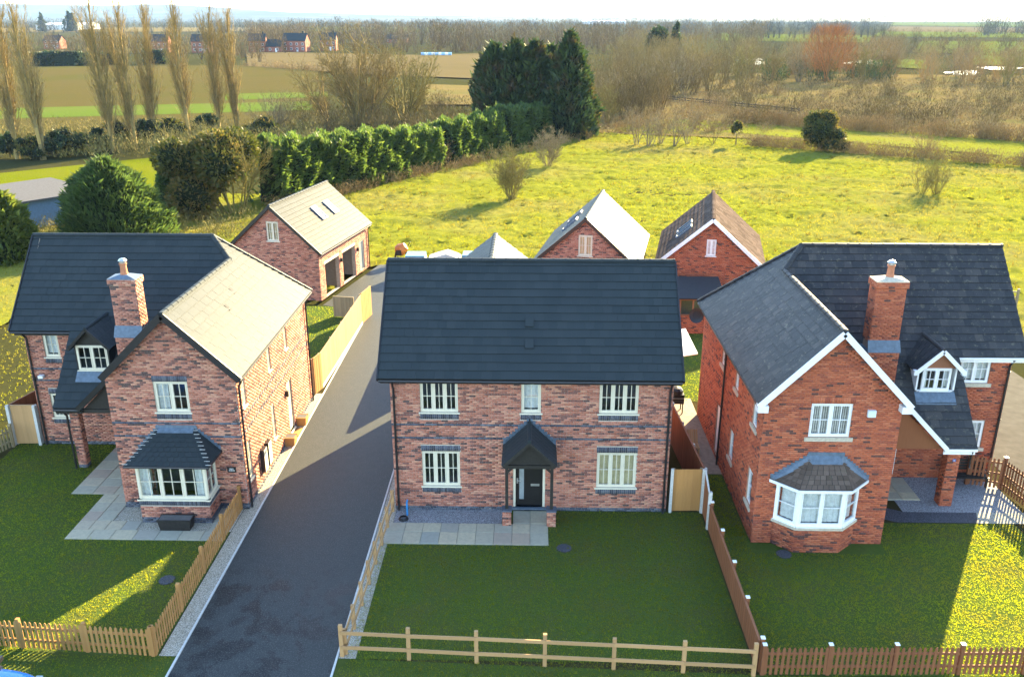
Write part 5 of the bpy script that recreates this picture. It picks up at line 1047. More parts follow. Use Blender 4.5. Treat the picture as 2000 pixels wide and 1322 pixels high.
def bush(name, label, cat, loc, seed, n, rx, ry, h, shape, mat, group=None, trunk=None, rot=0, **kw):
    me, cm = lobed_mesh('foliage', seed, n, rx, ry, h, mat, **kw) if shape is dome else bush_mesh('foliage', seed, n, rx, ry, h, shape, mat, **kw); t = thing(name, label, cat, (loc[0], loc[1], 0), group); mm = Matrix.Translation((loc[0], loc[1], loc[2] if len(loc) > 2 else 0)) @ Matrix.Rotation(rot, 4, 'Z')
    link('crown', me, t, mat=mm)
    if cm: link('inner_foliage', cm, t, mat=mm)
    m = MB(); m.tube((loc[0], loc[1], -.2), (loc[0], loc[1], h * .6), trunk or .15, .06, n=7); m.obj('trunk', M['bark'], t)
    return t
cone = lambda t: max(.02, (1 - t) ** .75 * (.55 + .45 * min(1, t / .18)))
column = lambda t: max(.03, (1 - t ** 3.2) ** .8 * (.8 + .2 * min(1, t / .2)))
dome = lambda t: max(.05, math.sqrt(max(0, 1 - max(0, (t - .3) / .7) ** 2)) * (.78 + .22 * min(1, t / .3)))
# ---- bare poplars in the row beyond the left lawn
def poplar_mesh(seed, h):
    rng = np.random.default_rng(seed); ns = 3
    P = np.zeros((ns, 3)) + rng.normal(size=(ns, 3)) * np.array([.14, .14, 0]); D = unit(np.array([[0, 0, 1.]] * ns) + rng.normal(size=(ns, 3)) * np.array([.022, .022, 0])); L = np.full(ns, h) * np.array([1, .92, .8]); Rd = np.array([.34, .22, .16])
    V, F = grow(rng, P, D, L, Rd, [dict(k=9, wander=.035, up=.08, n=58, ang=20, ratio=.30, tmin=.08, fall=.4, rr=.3), dict(k=4, wander=.07, up=.24, n=10, ang=26, ratio=.42, tmin=.12, fall=.4, rr=.5), dict(k=2, wander=.1, up=.26, n=4, ang=28, ratio=.55, tmin=.2, rr=.5), dict(k=1, wander=.12, up=.25)], 2, .023)
    return npmesh('poplar', V, F, M['bark_poplar'], rng.random(len(F)))
pops = [poplar_mesh(40 + i, 20.5) for i in range(4)]
ORD = ['leftmost', 'second', 'third', 'fourth', 'fifth', 'sixth', 'seventh', 'eighth', 'ninth']
for i, (bx, by, tx, ty) in enumerate([(36, 306, 0, 28), (84, 308, 30, 8), (222, 292, 182, 2), (264, 288, 230, 20), (303, 276, 275, 20), (370, 276, 345, 8), (430, 258, 408, 22), (466, 256, 452, 25), (-30, 312, -60, 20)]):
    if i == 8: continue
    x, y = G(bx, by); hh = HGT(ty, y); s = hh / 20.5; lb = (ORD[i] + ' bare poplar from the left in the row beyond the lawn') if i else 'bare poplar at the left end of the row, cut by the picture edge'
    t = thing('poplar_tree', lb, 'tree', (x, y, -.3), 'bare poplars in a row'); X2 = G(tx, by)[0]
    sh = Matrix.Rotation(.012 * math.sin(i * 2.3), 4, 'Y')
    link('trunk_and_branches', pops[i % 4], t, mat=Matrix.Translation((x, y, -.3)) @ sh @ Matrix.Rotation(i * 1.7, 4, 'Z') @ Matrix.Diagonal((s * 1.02, s * 1.02, s, 1)))
# ---- large bare multi-stemmed trees and shrubs
def spread_mesh(seed, h, stems, lean, rad, mat, tw=.02, dens=1., name='tree', lv=4, up=.06):
    rng = np.random.default_rng(seed); a = rng.random(stems) * 6.283; P = np.stack([np.cos(a) * rad, np.sin(a) * rad, np.zeros(stems)], 1) * rng.random((stems, 1)); D = unit(np.stack([np.cos(a) * lean, np.sin(a) * lean, np.ones(stems)], 1) + rng.normal(size=(stems, 3)) * .12); L = h * rng.uniform(.7, 1.05, stems); Rd = np.full(stems, h * (.012 if stems < 24 else .006))
    q = [dict(k=6, wander=.1, up=up, n=int(11 * dens), ang=34, ratio=.42, tmin=.15, fall=.45, rr=.45), dict(k=3, wander=.13, up=.09, n=int(7 * dens), ang=34, ratio=.48, tmin=.15, rr=.5), dict(k=2, wander=.15, up=.1, n=5, ang=34, ratio=.55, tmin=.2, rr=.5), dict(k=1, wander=.15, up=.1)]
    V, F = grow(rng, P, D, L, Rd, q[-lv:] if lv < 4 else q, 2, tw); return npmesh(name, V, F, mat, rng.random(len(F)))
def bare(name, label, px, py, top, seed, stems, lean, rad, mat, group=None, cat='tree', tw=.02, dens=1., sx=1., rot=0, lv=4, up=.06):
    x, y = G(px, py); h = max(.6, HGT(top, y)); t = thing(name, label, cat, (x, y, -.1), group)
    link('stems', spread_mesh(seed, h, stems, lean, rad, mat, tw, dens, 'stems', lv, up), t, mat=Matrix.Translation((x, y, -.1)) @ Matrix.Rotation(rot, 4, 'Z') @ Matrix.Diagonal((sx, 1, 1, 1))); return t
bare('bare_tree', 'large bare many-stemmed tree in front of the brown field, centre left', 705, 240, 66, 3, 22, .36, 1.6, M['bark'], tw=.036, dens=1.3, sx=1.15)
bare('bare_tree', 'wide bare tree leaning right beside the large many-stemmed one', 790, 232, 88, 5, 20, .42, 1.8, M['twig_olive'], tw=.04, dens=1.1)
bare('bare_tree', 'thin bare tree leaning left of the large many-stemmed one', 645, 240, 110, 6, 9, .75, .6, M['bark'], tw=.034)
bare('bare_shrub', 'low grey bare shrub behind the left end of the conifer hedge', 540, 262, 180, 7, 14, .6, .8, M['twig_grey'], cat='shrub', tw=.026)
bare('bare_shrub', 'round bare twiggy bush alone in the meadow, nearest the garages', 998, 388, 292, 11, 46, .40, .5, M['twig_olive'], 'bare bushes in the meadow', 'shrub', .022, .9, lv=4, up=.1)
bare('bare_shrub', 'smaller bare bush in the meadow just beyond the round one', 1070, 327, 252, 12, 26, .42, .35, M['twig_grey'], 'bare bushes in the meadow', 'shrub', .026, .9)
bare('bare_shrub', 'left one of the twin bare bushes at the right of the meadow', 1800, 378, 312, 13, 26, .42, .4, M['twig_olive'], 'bare bushes in the meadow', 'shrub', .018, .7, up=.1)
bare('bare_shrub', 'right one of the twin bare bushes at the right of the meadow', 1829, 378, 300, 14, 26, .42, .4, M['twig_olive'], 'bare bushes in the meadow', 'shrub', .018, .7, up=.1)
bare('bare_shrub', 'bare bush growing in the brown hedge line at the right', 1805, 300, 250, 15, 16, .5, .5, M['twig_brown'], None, 'shrub', .022, .7)
for i, (px, py, tp) in enumerate([(1245, 282, 205), (1268, 284, 212), (1290, 280, 215), (1318, 284, 210), (1345, 280, 218)]):
    bare('bare_tree', ORD[i] + ' from the left of the five slender bare trees on the meadow edge' if i else 'leftmost of the five slender bare trees on the meadow edge', px, py, tp, 20 + i, 7, .25, .5, M['twig_grey'], 'slender bare trees on the meadow edge', tw=.022, dens=.8)
bare('bare_tree', 'small bare tree on the meadow edge right of the slender group', 1393, 280, 222, 31, 5, .4, .2, M['bark'], tw=.022, dens=.8)
x, y = G(1437, 282); bush('ivy_tree', 'small ivy-clad tree on the meadow edge', 'tree', (x, y, 1.2), 33, 700, .9, .9, 2.6, dome, M['leaf_ivy'], L=.35, trunk=.14)
x, y = G(1598, 293); bush('evergreen_bush', 'dense dark evergreen bush in the brown hedge line', 'bush', (x, y, 0), 34, 6000, 3.4, 2.8, 5.6, dome, M['leaf_ivy'], L=.36, coref=.75)
x, y = G(1628, 296); bush('evergreen_bush', 'low evergreen bush joined to the right of the dense dark one', 'bush', (x, y, 0), 35, 1500, 2.3, 1.9, 3.0, dome, M['leaf_ivy'], L=.45)
x, y = G(1350, 283)
# ---- evergreens behind the left house
x, y = G(225, 468); bush('conifer_bush', 'broad green conifer with feathery tips behind the left house', 'conifer', (x, y, 0), 51, 16000, 4.2, 3.8, 6.6, lambda t: max(.03, (1 - t ** 2.1) ** .75 * (.75 + .25 * min(1, t / .2))), M['leaf_con'], L=.5, upw=1.2, coref=.72, wl=.18)
x, y = G(20, 500); bush('conifer_bush', 'golden green conifer at the left edge behind the left house', 'conifer', (x, y, 0), 52, 8000, 2.5, 2.4, 4.8, lambda t: max(.03, (1 - t ** 1.6) ** .8), M['leaf_yel'], L=.45, upw=.8, coref=.72, wl=.3)
x, y = G(420, 418); bush('ivy_tree', 'large rounded ivy-covered tree left of the conifer hedge', 'tree', (x, y, 0), 53, 15000, 5.4, 4.6, 8.7, dome, M['leaf_ivy'], L=.4, coref=.75)
bare('bare_tree', 'bare twiggy branches tangled through the top of the ivy-covered tree', 455, 415, 248, 54, 12, .4, 1.2, M['twig_olive'], tw=.03, dens=1.)
x, y = G(350, 405); bush('conifer_bush', 'dark conifer between the feathery conifer and the ivy-covered tree', 'conifer', (x, y, 0), 55, 6000, 2.3, 2.2, 6.0, lambda t: max(.03, (1 - t ** 1.5) ** .8), M['leaf_con'], L=.45, upw=1., coref=.72, wl=.28)
# ---- conifer hedge along the field
def hedge(label, a, b, tops, depth, seed, mat, n):
    (x0, y0), (x1, y1) = G(*a), G(*b); h0, h1 = HGT(tops[0], y0), HGT(tops[1], y1); rng = np.random.default_rng(seed); L = math.hypot(x1 - x0, y1 - y0); ux, uy = (x1 - x0) / L, (y1 - y0) / L; nx, ny = uy, -ux
    t = thing('conifer_hedge', label, 'hedge', ((x0 + x1) / 2, (y0 + y1) / 2, 0), 'conifer hedge sections along the meadow'); s = rng.random(n); s = np.where(rng.random(n) < .07, np.where(rng.random(n) < .5, .0, 1.), s); hh = h0 + (h1 - h0) * s
    wob = .5 * np.sin(s * L * .83 + seed) + .4 * np.sin(s * L * 1.9 + 1.3 * np.sin(s * L * .31)) + .5 * np.sin(s * L * .37 + 2); top = hh * (1 + .035 * wob); ang = rng.random(n) * math.pi; ring = ang / math.pi
    face = rng.random(n); z = np.where(face < .5, rng.random(n) * top, top * (.84 + .2 * rng.random(n))); off = np.where(face < .5, depth * (1 + .05 * wob) * np.where(rng.random(n) < .85, 1, -1) * (1 - .35 * (z / top) ** 3), (rng.random(n) * 2 - 1) * depth * .85); off *= np.where((s <= 0) | (s >= 1), rng.random(n), 1 - .22 * rng.random(n) ** 2)
    off *= 1 + .10 * np.sin(s * L * 1.1 + z * 1.3 + seed) + .09 * np.sin(s * L * 2.7 - z * 2.1) + .08 * np.sin(s * L * .45 + z * .7); z = z * (1 + .05 * np.sin(s * L * 1.7 + off * 2)); P = np.stack([x0 + ux * s * L + nx * off, y0 + uy * s * L + ny * off, z], 1); out = unit(np.stack([nx * np.sign(off) * (face < .5), ny * np.sign(off) * (face < .5), np.where(face < .5, .7, 1.2)], 1) + rng.normal(size=(n, 3)) * .45); Ls = rng.uniform(.28, .75, n) * np.where(rng.random(n) < .1, 1.8, 1.)
    V, F = cards(rng, P - out * (Ls * .5)[:, None], out, Ls, Ls * .32); link('foliage', npmesh('foliage', V, F, mat, np.clip(.5 + .25 * rng.normal(size=n), 0, 1)), t)
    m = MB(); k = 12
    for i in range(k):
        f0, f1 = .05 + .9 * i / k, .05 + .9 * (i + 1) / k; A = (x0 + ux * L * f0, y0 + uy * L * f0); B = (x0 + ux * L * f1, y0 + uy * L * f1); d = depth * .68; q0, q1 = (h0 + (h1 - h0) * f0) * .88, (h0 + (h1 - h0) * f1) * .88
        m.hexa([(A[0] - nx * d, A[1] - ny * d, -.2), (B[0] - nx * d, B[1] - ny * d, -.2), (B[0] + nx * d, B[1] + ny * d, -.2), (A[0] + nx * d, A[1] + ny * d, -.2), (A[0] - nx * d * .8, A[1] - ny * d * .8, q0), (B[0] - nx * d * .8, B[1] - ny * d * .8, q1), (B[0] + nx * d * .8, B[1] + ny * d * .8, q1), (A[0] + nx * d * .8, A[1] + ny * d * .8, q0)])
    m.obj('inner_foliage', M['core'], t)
    for i in range(5):
        f = (i + .5) / 5; x, y = x0 + ux * L * f, y0 + uy * L * f; m = MB(); m.tube((x, y, -.2), (x, y, h0 * .7), .14, .06, n=6); m.obj('trunk', M['bark'], t)
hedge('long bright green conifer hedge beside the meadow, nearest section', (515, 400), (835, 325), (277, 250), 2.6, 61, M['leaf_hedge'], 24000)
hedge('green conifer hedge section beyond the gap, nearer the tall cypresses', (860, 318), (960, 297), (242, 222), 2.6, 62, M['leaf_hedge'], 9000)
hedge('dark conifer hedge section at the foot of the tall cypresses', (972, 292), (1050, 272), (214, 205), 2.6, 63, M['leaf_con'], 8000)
bare('bare_shrub', 'brown leafless shrub filling the gap in the conifer hedge', 850, 322, 275, 64, 16, .4, .8, M['twig_brown'], cat='shrub', tw=.03)
bare('bare_shrub', 'brown leafless shrub under the right end of the conifer hedge', 1040, 276, 232, 65, 16, .5, 1., M['twig_brown'], cat='shrub', tw=.03)
for i, (px, py, tp, w) in enumerate([(968, 262, 84, 3.4), (1003, 262, 80, 3.2), (1042, 262, 84, 3.4), (1108, 265, 62, 4.9), (1075, 258, 90, 3.4)]):
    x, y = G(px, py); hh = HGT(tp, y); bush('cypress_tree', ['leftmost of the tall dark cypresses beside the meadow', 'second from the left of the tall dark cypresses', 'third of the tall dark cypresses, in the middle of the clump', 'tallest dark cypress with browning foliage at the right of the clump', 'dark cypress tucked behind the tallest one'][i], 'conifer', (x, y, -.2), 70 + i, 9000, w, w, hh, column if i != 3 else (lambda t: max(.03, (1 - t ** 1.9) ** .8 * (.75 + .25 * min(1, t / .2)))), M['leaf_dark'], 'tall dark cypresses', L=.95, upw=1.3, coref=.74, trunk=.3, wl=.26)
x, y = G(1150, 262); bush('ivy_tree', 'low ivy-covered tree right of the tall cypresses', 'tree', (x, y, .6), 77, 2200, 2.3, 2.0, 4.4, dome, M['leaf_ivy'], L=.5, coref=.72)
x, y = G(1118, 264); bush('ivy_tree', 'pale ivy-covered stump between the cypresses and the low ivy tree', 'tree', (x, y, .6), 78, 900, 1.2, 1.2, 3.6, dome, M['leaf_yel'], L=.4, coref=.7)
# dark hedge bushes at the feet of the poplars
for i, (px, py, w, hh) in enumerate([(20, 305, 2.6, 3.6), (60, 308, 2.2, 3.0), (108, 304, 2.6, 3.6), (140, 300, 3.2, 3.8), (190, 290, 2.4, 3.0), (240, 284, 2.8, 3.8), (285, 280, 2.8, 4.2), (330, 276, 3.6, 4.0), (400, 262, 2.8, 3.6), (515, 272, 3.2, 3.8)]):
    x, y = G(px, py); bush('dark_shrub', ('leftmost' if i == 0 else ORD[i] if i < 9 else 'rightmost') + ' dark evergreen shrub in the line under the poplars', 'shrub', (x, y, -.1), 80 + i, 900, w, w * .8, hh, dome, M['leaf_ivy'] if i % 2 else M['leaf_dark'], 'dark shrubs under the poplars', L=.5, coref=.8)
# ================================================================ fields, scrub and the far country
M['stubble'] = grass_mat('stubble', (0.08602, 0.07125, 0.02531), (0.1056, 0.09025, 0.03375), (0.05083, 0.076, 0.0135), .35, .03); M['green_strip'] = grass_mat('winter_crop', (0.08539, 0.132, 0.02329), (0.1165, 0.1631, 0.03105), (0.1552, 0.132, 0.05434), .4, .08)
M['pale_field'] = grass_mat('pale_field', (0.126, 0.09975, 0.048), (0.1485, 0.1187, 0.06), (0.108, 0.09025, 0.04), .4, .02); M['bright_field'] = grass_mat('far_pasture', (0.091, 0.117, 0.0195), (0.117, 0.143, 0.026), (0.13, 0.13, 0.0455), .4, .02); M['dry_grass'] = grass_mat('dry_grass', (0.1492, 0.1158, 0.04827), (0.2018, 0.1575, 0.06582), (0.1053, 0.1205, 0.0351), .6, .06)
M['left_lawn'] = grass_mat('far_lawn', (0.117, 0.1443, 0.00972), (0.1522, 0.1732, 0.01296), (0.1756, 0.1539, 0.0243), .3, .12)
def patch(name, px, z, mat): return sheet(name, [G(*p) for p in px], z, mat)
# bumpy meadow: real relief under a low sun
def relief(name, x0, x1, y0, y1, step, amp, mat, seed, inside, zoff=0.):
    rng = np.random.default_rng(seed); xs = np.arange(x0, x1, step); ys = np.arange(y0, y1, step); X, Y = np.meshgrid(xs, ys); Z = np.zeros_like(X)
    for f, a in ((.05, 1.2), (.23, .9), (.6, .8), (1.15, .9)):
        for _ in range(5): th = rng.random() * 6.28; Z += a * np.sin((X * math.cos(th) + Y * math.sin(th)) * f * 2 * math.pi * rng.uniform(.7, 1.4) / 2 + rng.random() * 6.28) / 5
    Z = Z * amp + rng.normal(size=Z.shape) * amp * .5 + zoff; X = X + rng.normal(size=X.shape) * step * .25; Y = Y + rng.normal(size=Y.shape) * step * .25
    nx, ny = len(xs), len(ys); idx = np.arange(nx * ny).reshape(ny, nx); F = np.stack([idx[:-1, :-1], idx[:-1, 1:], idx[1:, 1:], idx[1:, :-1]], -1).reshape(-1, 4); V = np.stack([X, Y, Z], -1).reshape(-1, 3); c = V[F].mean(1); F = F[inside(c[:, 0], c[:, 1])]
    return link(name, npmesh(name, V, F, mat, smooth=True), None, kind='structure')
A1, A2 = np.array(G(640, 372)), np.array(G(1180, 255))          # hedge line: meadow lies to its right
def in_meadow(x, y):
    s = (A2[0] - A1[0]) * (y - A1[1]) - (A2[1] - A1[1]) * (x - A1[0]); far = y < 176 - .48 * x
    return (s < 0) & far & ~((y < 50) & (x < 21.5)) & ~((x > -13.5) & (x < -.9) & (y < 63.2)) & ~((x < -12.5) & (y < 56))
relief('meadow', -32, 92, 46, 172, .42, .13, M['meadow'], 5, in_meadow, -.1)
relief('rough_grass', -75, -20.9, 24, 100, .6, .06, M['meadow'], 6, lambda x, y: ~((x > -22.2) & (y < 38.9)) & ((A2[0] - A1[0]) * (y - A1[1]) - (A2[1] - A1[1]) * (x - A1[0]) > -900) & (x < -20.9) & (y < 88 - .1 * x), -.07)
def tufts(name, n, pos, hgt, mat, seed, w=.35, k=3, label=None, wpat=None):
    rng = np.random.default_rng(seed); P = pos(rng, n); n = len(P); P = np.repeat(P, k, 0); m = len(P); P = P + rng.normal(size=(m, 3)) * np.array([hgt * .35, hgt * .35, 0]); H = hgt * rng.uniform(.45, 1.3, m); D = unit(np.stack([rng.normal(size=m) * .45, rng.normal(size=m) * .45, np.ones(m)], 1)); s = unit(np.cross(D, rng.normal(size=(m, 3)))) * (H * w * .5)[:, None]
    V = np.stack([P - s, P + s, P + D * H[:, None]], 1).reshape(-1, 3); F = np.arange(3 * m).reshape(m, 3); o = link(name, npmesh(name, V, F, mat, rng.random(m)), None, kind='stuff'); o['label'] = label; o['category'] = 'grass'; return o
M['blade_lawn'] = blade_mat('lawn_blade', [(0, (0.0864, 0.1248, 0.0252)), (.5, (0.1242, 0.1536, 0.02835)), (1, (0.162, 0.1728, 0.0357))], .62, 3.2, (0.1296, 0.12, 0.0441), .5, .6)
M['blade_meadow'] = blade_mat('meadow_blade', [(0, (0.1499, 0.1661, 0.01915)), (.5, (0.1749, 0.1897, 0.02326)), (1, (0.2049, 0.204, 0.0301))], .5, 1.5, (0.1899, 0.1471, 0.07524), .045, .6)
def in_rects(rs):
    ar = np.array([(b - a) * (d - c) for a, b, c, d in rs]); pr_ = ar / ar.sum()
    def f(rng, n):
        i = rng.choice(len(rs), n, p=pr_); r = np.array(rs)[i]; return np.stack([r[:, 0] + (r[:, 1] - r[:, 0]) * rng.random(n), r[:, 2] + (r[:, 3] - r[:, 2]) * rng.random(n), np.zeros(n)], 1)
    return f
def cut(f, boxes):
    def g(rng, n):
        P = f(rng, n); k = np.ones(len(P), bool)
        for a, b, c, d in boxes: k &= ~((P[:, 0] > a) & (P[:, 0] < b) & (P[:, 1] > c) & (P[:, 1] < d))
        return P[k]
    return g
tufts('grass', 52000, cut(in_rects([(-21.9, -10.75, 20.5, 33.5), (-22, -10.2, 18.75, 20.4)]), [(-16.27, -10.6, 26.34, 33.6), (-17.57, -15, 29.43, 33.6)]), .035, M['blade_lawn'], 1, .4, 3, 'short shaded grass of the left front lawn')
tufts('grass', 38000, cut(in_rects([(-5.15, 6.35, 20.1, 28.5), (-5.3, 6.3, 18.8, 20.1)]), [(-5.2, .69, 26.28, 28.6)]), .035, M['blade_lawn'], 2, .4, 3, 'short shaded grass of the middle front lawn')
tufts('grass', 40000, cut(in_rects([(6.55, 17.5, 20.05, 27.95), (6.5, 19, 18.8, 19.95), (6.5, 7.7, 27, 31.4)]), [(7.7, 12.3, 25.95, 28)]), .038, M['blade_lawn'], 3, .4, 3, 'grass of the right front lawn, sunlit at its right edge')
tufts('grass', 12000, in_rects([(-20.4, -10.4, 39.5, 52.9), (6.8, 19, 38.7, 48.2)]), .05, M['blade_lawn'], 4, .4, 3, 'grass of the back gardens')
tufts('grass', 2600, cut(in_rects([(-21.9, -10.75, 20.5, 33.5), (-5.15, 6.35, 19, 28.5), (6.55, 17.5, 19, 27.95)]), [(-16.27, -10.6, 26.34, 33.6), (-17.57, -15, 29.43, 33.6), (-5.2, .69, 26.28, 28.6), (7.7, 12.3, 25.95, 28)]), .085, M['blade_lawn'], 12, .22, 6, 'scattered taller grass clumps on the three front lawns')
def meadow_pts(rng, n):
    y = 47 + (172 - 47) * rng.random(n) ** 1.5; x = -32 + 124 * rng.random(n); k = in_meadow(x, y); return np.stack([x, y, np.full(n, -.06)], 1)[k]
tufts('grass', 110000, meadow_pts, .13, M['blade_meadow'], 7, .26, 3, 'rough yellow-green grass of the meadow behind the garages')
tufts('grass', 34000, lambda rng, n: (lambda P: P[P[:, 1] < 88 - .1 * P[:, 0]])(np.stack([-75 + 53 * rng.random(n), 24 + 70 * rng.random(n), np.full(n, -.08)], 1)), .11, M['blade_meadow'], 8, .3, 4, 'rough grass left of and behind the left house')
M['tussock'] = blade_mat('tussock_blade', [(0, (.06, .07, .012)), (.5, (.11, .09, .025)), (1, (.17, .12, .05))], .35, 1.2)
tufts('grass', 5000, meadow_pts, .3, M['tussock'], 9, .16, 7, 'darker tussocks and dead stalks scattered through the meadow')
patch('far_lawn', [(-60, 420), (330, 388), (330, 305), (-60, 345)], .03, M['left_lawn'])
patch('stubble_field', [(-250, 262), (640, 256), (620, 140), (480, 128), (-250, 132)], .0, M['stubble']); patch('crop_strip', [(-250, 240), (620, 215), (620, 198), (-250, 218)], .03, M['green_strip']); patch('crop_strip', [(440, 196), (640, 190), (640, 180), (440, 184)], .03, M['green_strip'])
patch('pale_field', [(484, 130), (700, 145), (960, 155), (960, 104), (820, 108), (480, 101)], .04, M['pale_field']); patch('scrub_ground', [(1180, 260), (2300, 300), (2300, 150), (1000, 140), (1000, 230)], -.02, M['dry_grass'])
patch('bright_field', [(1420, 258), (2200, 325), (2200, 285), (1445, 236)], .02, M['meadow']); patch('dry_field', [(830, 205), (930, 205), (930, 168), (830, 165)], .05, M['dry_grass'])
for i, (q, mt) in enumerate([([(1780, 103), (2200, 113), (2200, 84), (1800, 80)], 'bright_field'), ([(1700, 72), (2200, 76), (2200, 66), (1720, 62)], 'bright_field'), ([(1730, 62), (2200, 66), (2200, 57), (1740, 52)], 'pale_field'), ([(1740, 50), (2200, 56), (2200, 46), (1745, 43)], 'bright_field'), ([(1740, 132), (1810, 136), (1810, 118), (1750, 116)], 'bright_field'), ([(1400, 80), (1700, 84), (1700, 70), (1400, 66)], 'bright_field'), ([(600, 62), (900, 64), (900, 55), (600, 53)], 'bright_field'), ([(1900, 128), (2200, 132), (2200, 108), (1900, 104)], 'bright_field'), ([(-200, 64), (500, 62), (500, 54), (-200, 55)], 'dry_grass')]): patch('field', q, .05 + .01 * i, M[mt])
t = NT('flood_water'); t.col((.05, .06, .07)).set(.06, .5); t.bump(t.noise(.8, 3), .12, .05); M['water'] = t.m
for k, (cx_, cy_, rx_, ry_) in enumerate([(1875, 143, 34, 4.5), (1690, 124, 36, 4), (1468, 121, 24, 7), (1955, 134, 40, 3.5)]):
    rr_ = np.random.default_rng(k + 50); patch('flood_water', [(cx_ + rx_ * math.cos(a_) * (1 + rr_.normal() * .22), cy_ + ry_ * math.sin(a_) * (1 + rr_.normal() * .22)) for a_ in np.linspace(0, 6.0, 18)], .16, M['water'])
# ---- woods as masses: many bare crowns joined into one object each
def crown_twigs(rng, bx, by, h, r, n, w, tall=.3):
    """a bare crown: thin upward-fanning twigs filling an ellipsoid above a short trunk"""
    a = rng.random(n) * 6.283; u = rng.random(n) ** .5; t = tall + (1 - tall) * rng.random(n); rad = r * u * np.sqrt(np.clip(1 - ((t - .5) / .62) ** 2, .03, 1)); P = np.stack([bx + np.cos(a) * rad, by + np.sin(a) * rad, h * t], 1); D = unit(np.stack([np.cos(a) * .55 * u, np.sin(a) * .55 * u, np.ones(n)], 1) + rng.normal(size=(n, 3)) * .35); L = h * .17 * rng.uniform(.5, 1.4, n); s = unit(np.cross(D, rng.normal(size=(n, 3)))) * (w * rng.uniform(.5, 1.3, n))[:, None]
    V = np.stack([P - D * (L * .5)[:, None] - s * .5, P - D * (L * .5)[:, None] + s * .5, P + D * (L * .5)[:, None]], 1)
    m = 7; a = rng.random(m) * 6.283; B = np.stack([bx + rng.normal(size=m) * r * .08, by + rng.normal(size=m) * r * .08, np.zeros(m)], 1); T = np.stack([bx + np.cos(a) * r * .5, by + np.sin(a) * r * .5, h * rng.uniform(.55, .9, m)], 1); sw = np.stack([np.full(m, h * .011), np.zeros(m), np.zeros(m)], 1)
    return np.concatenate([V.reshape(-1, 3), np.stack([B - sw, B + sw, T], 1).reshape(-1, 3)])
def wood(name, label, spots, mat, seed, w, ntw, tall=.25):
    rng = np.random.default_rng(seed); V = np.concatenate([crown_twigs(rng, x, y, h, r, ntw, w, tall) for x, y, h, r in spots]); F = np.arange(len(V)).reshape(-1, 3); per = len(F) // len(spots); rn = np.clip(np.repeat(rng.random(len(spots)), per) * .8 + rng.random(len(F)) * .2, 0, 1); o = link(name, npmesh(name, V, F, mat, rn), None, kind='stuff'); o['label'] = label; o['category'] = 'wood'; return o
def scatter(seed, n, x0, x1, y0, y1, hr, rr=.45):
    """pixel box of base points; heights in metres"""
    rng = np.random.default_rng(seed); L = []
    for _ in range(n):
        px, py = rng.uniform(x0, x1), y0 + (y1 - y0) * rng.random(); x, y = G(px, py); h = rng.uniform(*hr); L.append((x, y, h, h * rr * rng.uniform(.7, 1.3)))
    return L
M['wood_near'] = bark_mat('wood_twigs', (0.1346, 0.0986, 0.04106), (0.1897, 0.1428, 0.05816)); M['wood_far'] = bark_mat('far_wood_twigs', (0.136, 0.092, 0.042), (0.192, 0.132, 0.0595)); M['wood_grey2'] = bark_mat('grey_wood_twigs', (0.078, 0.0715, 0.05525), (0.117, 0.1073, 0.078))
wood('scrub_wood', 'tangled bare scrub wood right of the tall cypresses', scatter(1, 60, 1160, 1300, 150, 235, (3.5, 9), .5) + scatter(2, 36, 1180, 1480, 140, 200, (5, 11), .5), M['wood_near'], 101, .055, 400)
wood('bare_wood', 'bare grey-green trees behind the scrub, centre right', scatter(3, 14, 1290, 1480, 118, 165, (8, 14), .5) + scatter(33, 18, 1200, 1330, 110, 150, (8, 13), .5), M['bark'], 102, .065, 560)
wood('bare_wood', 'line of bare brown trees along the flooded field at the right', scatter(4, 40, 1440, 1760, 134, 154, (6, 13), .5) + scatter(5, 26, 1800, 2010, 140, 165, (7, 11)) + scatter(6, 16, 1740, 1900, 100, 130, (6, 10)), M['twig_brown'], 103, .06, 380)
wood('dark_thicket', 'dark evergreen thicket among the bare trees at the right', scatter(7, 22, 1440, 1720, 146, 160, (4, 7), .6), M['leaf_dark'], 104, .25, 260, .05)
wood('rough_scrub', 'brown bramble and rough scrub beyond the meadow at the right', scatter(8, 430, 1340, 2080, 160, 262, (.8, 2.6), .95) + scatter(9, 110, 1180, 1420, 200, 262, (1.2, 3.2), .8), M['twig_brown'], 105, .09, 95, .02)
wood('rough_scrub', 'olive brown bushes dotted through the rough ground at the right', scatter(10, 150, 1400, 2050, 162, 250, (1.6, 4.4), .75), M['wood_near'], 106, .1, 200, .02)
def line_scatter(seed, n, a, b, hr, rr, jit):
    rng = np.random.default_rng(seed); L = []
    for _ in range(n): f = rng.random(); x, y = G(a[0] + (b[0] - a[0]) * f, a[1] + (b[1] - a[1]) * f); h = rng.uniform(*hr); L.append((x + rng.normal() * jit, y + rng.normal() * jit, h, h * rr))
    return L
wood('brown_hedge', 'low brown bramble hedge crossing the meadow at the right', line_scatter(11, 230, (1455, 283), (2080, 330), (.9, 1.9), .9, .5), M['twig_brown'], 107, .07, 90, .02)
wood('brown_hedge', 'second brown hedge along the far edge of the meadow', line_scatter(12, 260, (1420, 238), (2080, 282), (1.6, 2.7), .8, .7), M['twig_brown'], 108, .08, 90, .02)
wood('rough_scrub', 'straw coloured scrub between poplars and the brown field', scatter(13, 330, -60, 640, 258, 306, (1.3, 3.0), .9), M['twig_olive'], 109, .09, 80, .02); wood('rough_scrub', 'brown scrub around the foot of the large bare trees', scatter(14, 150, 560, 930, 205, 262, (1.6, 3.6), .8), M['wood_near'], 110, .08, 130, .02)
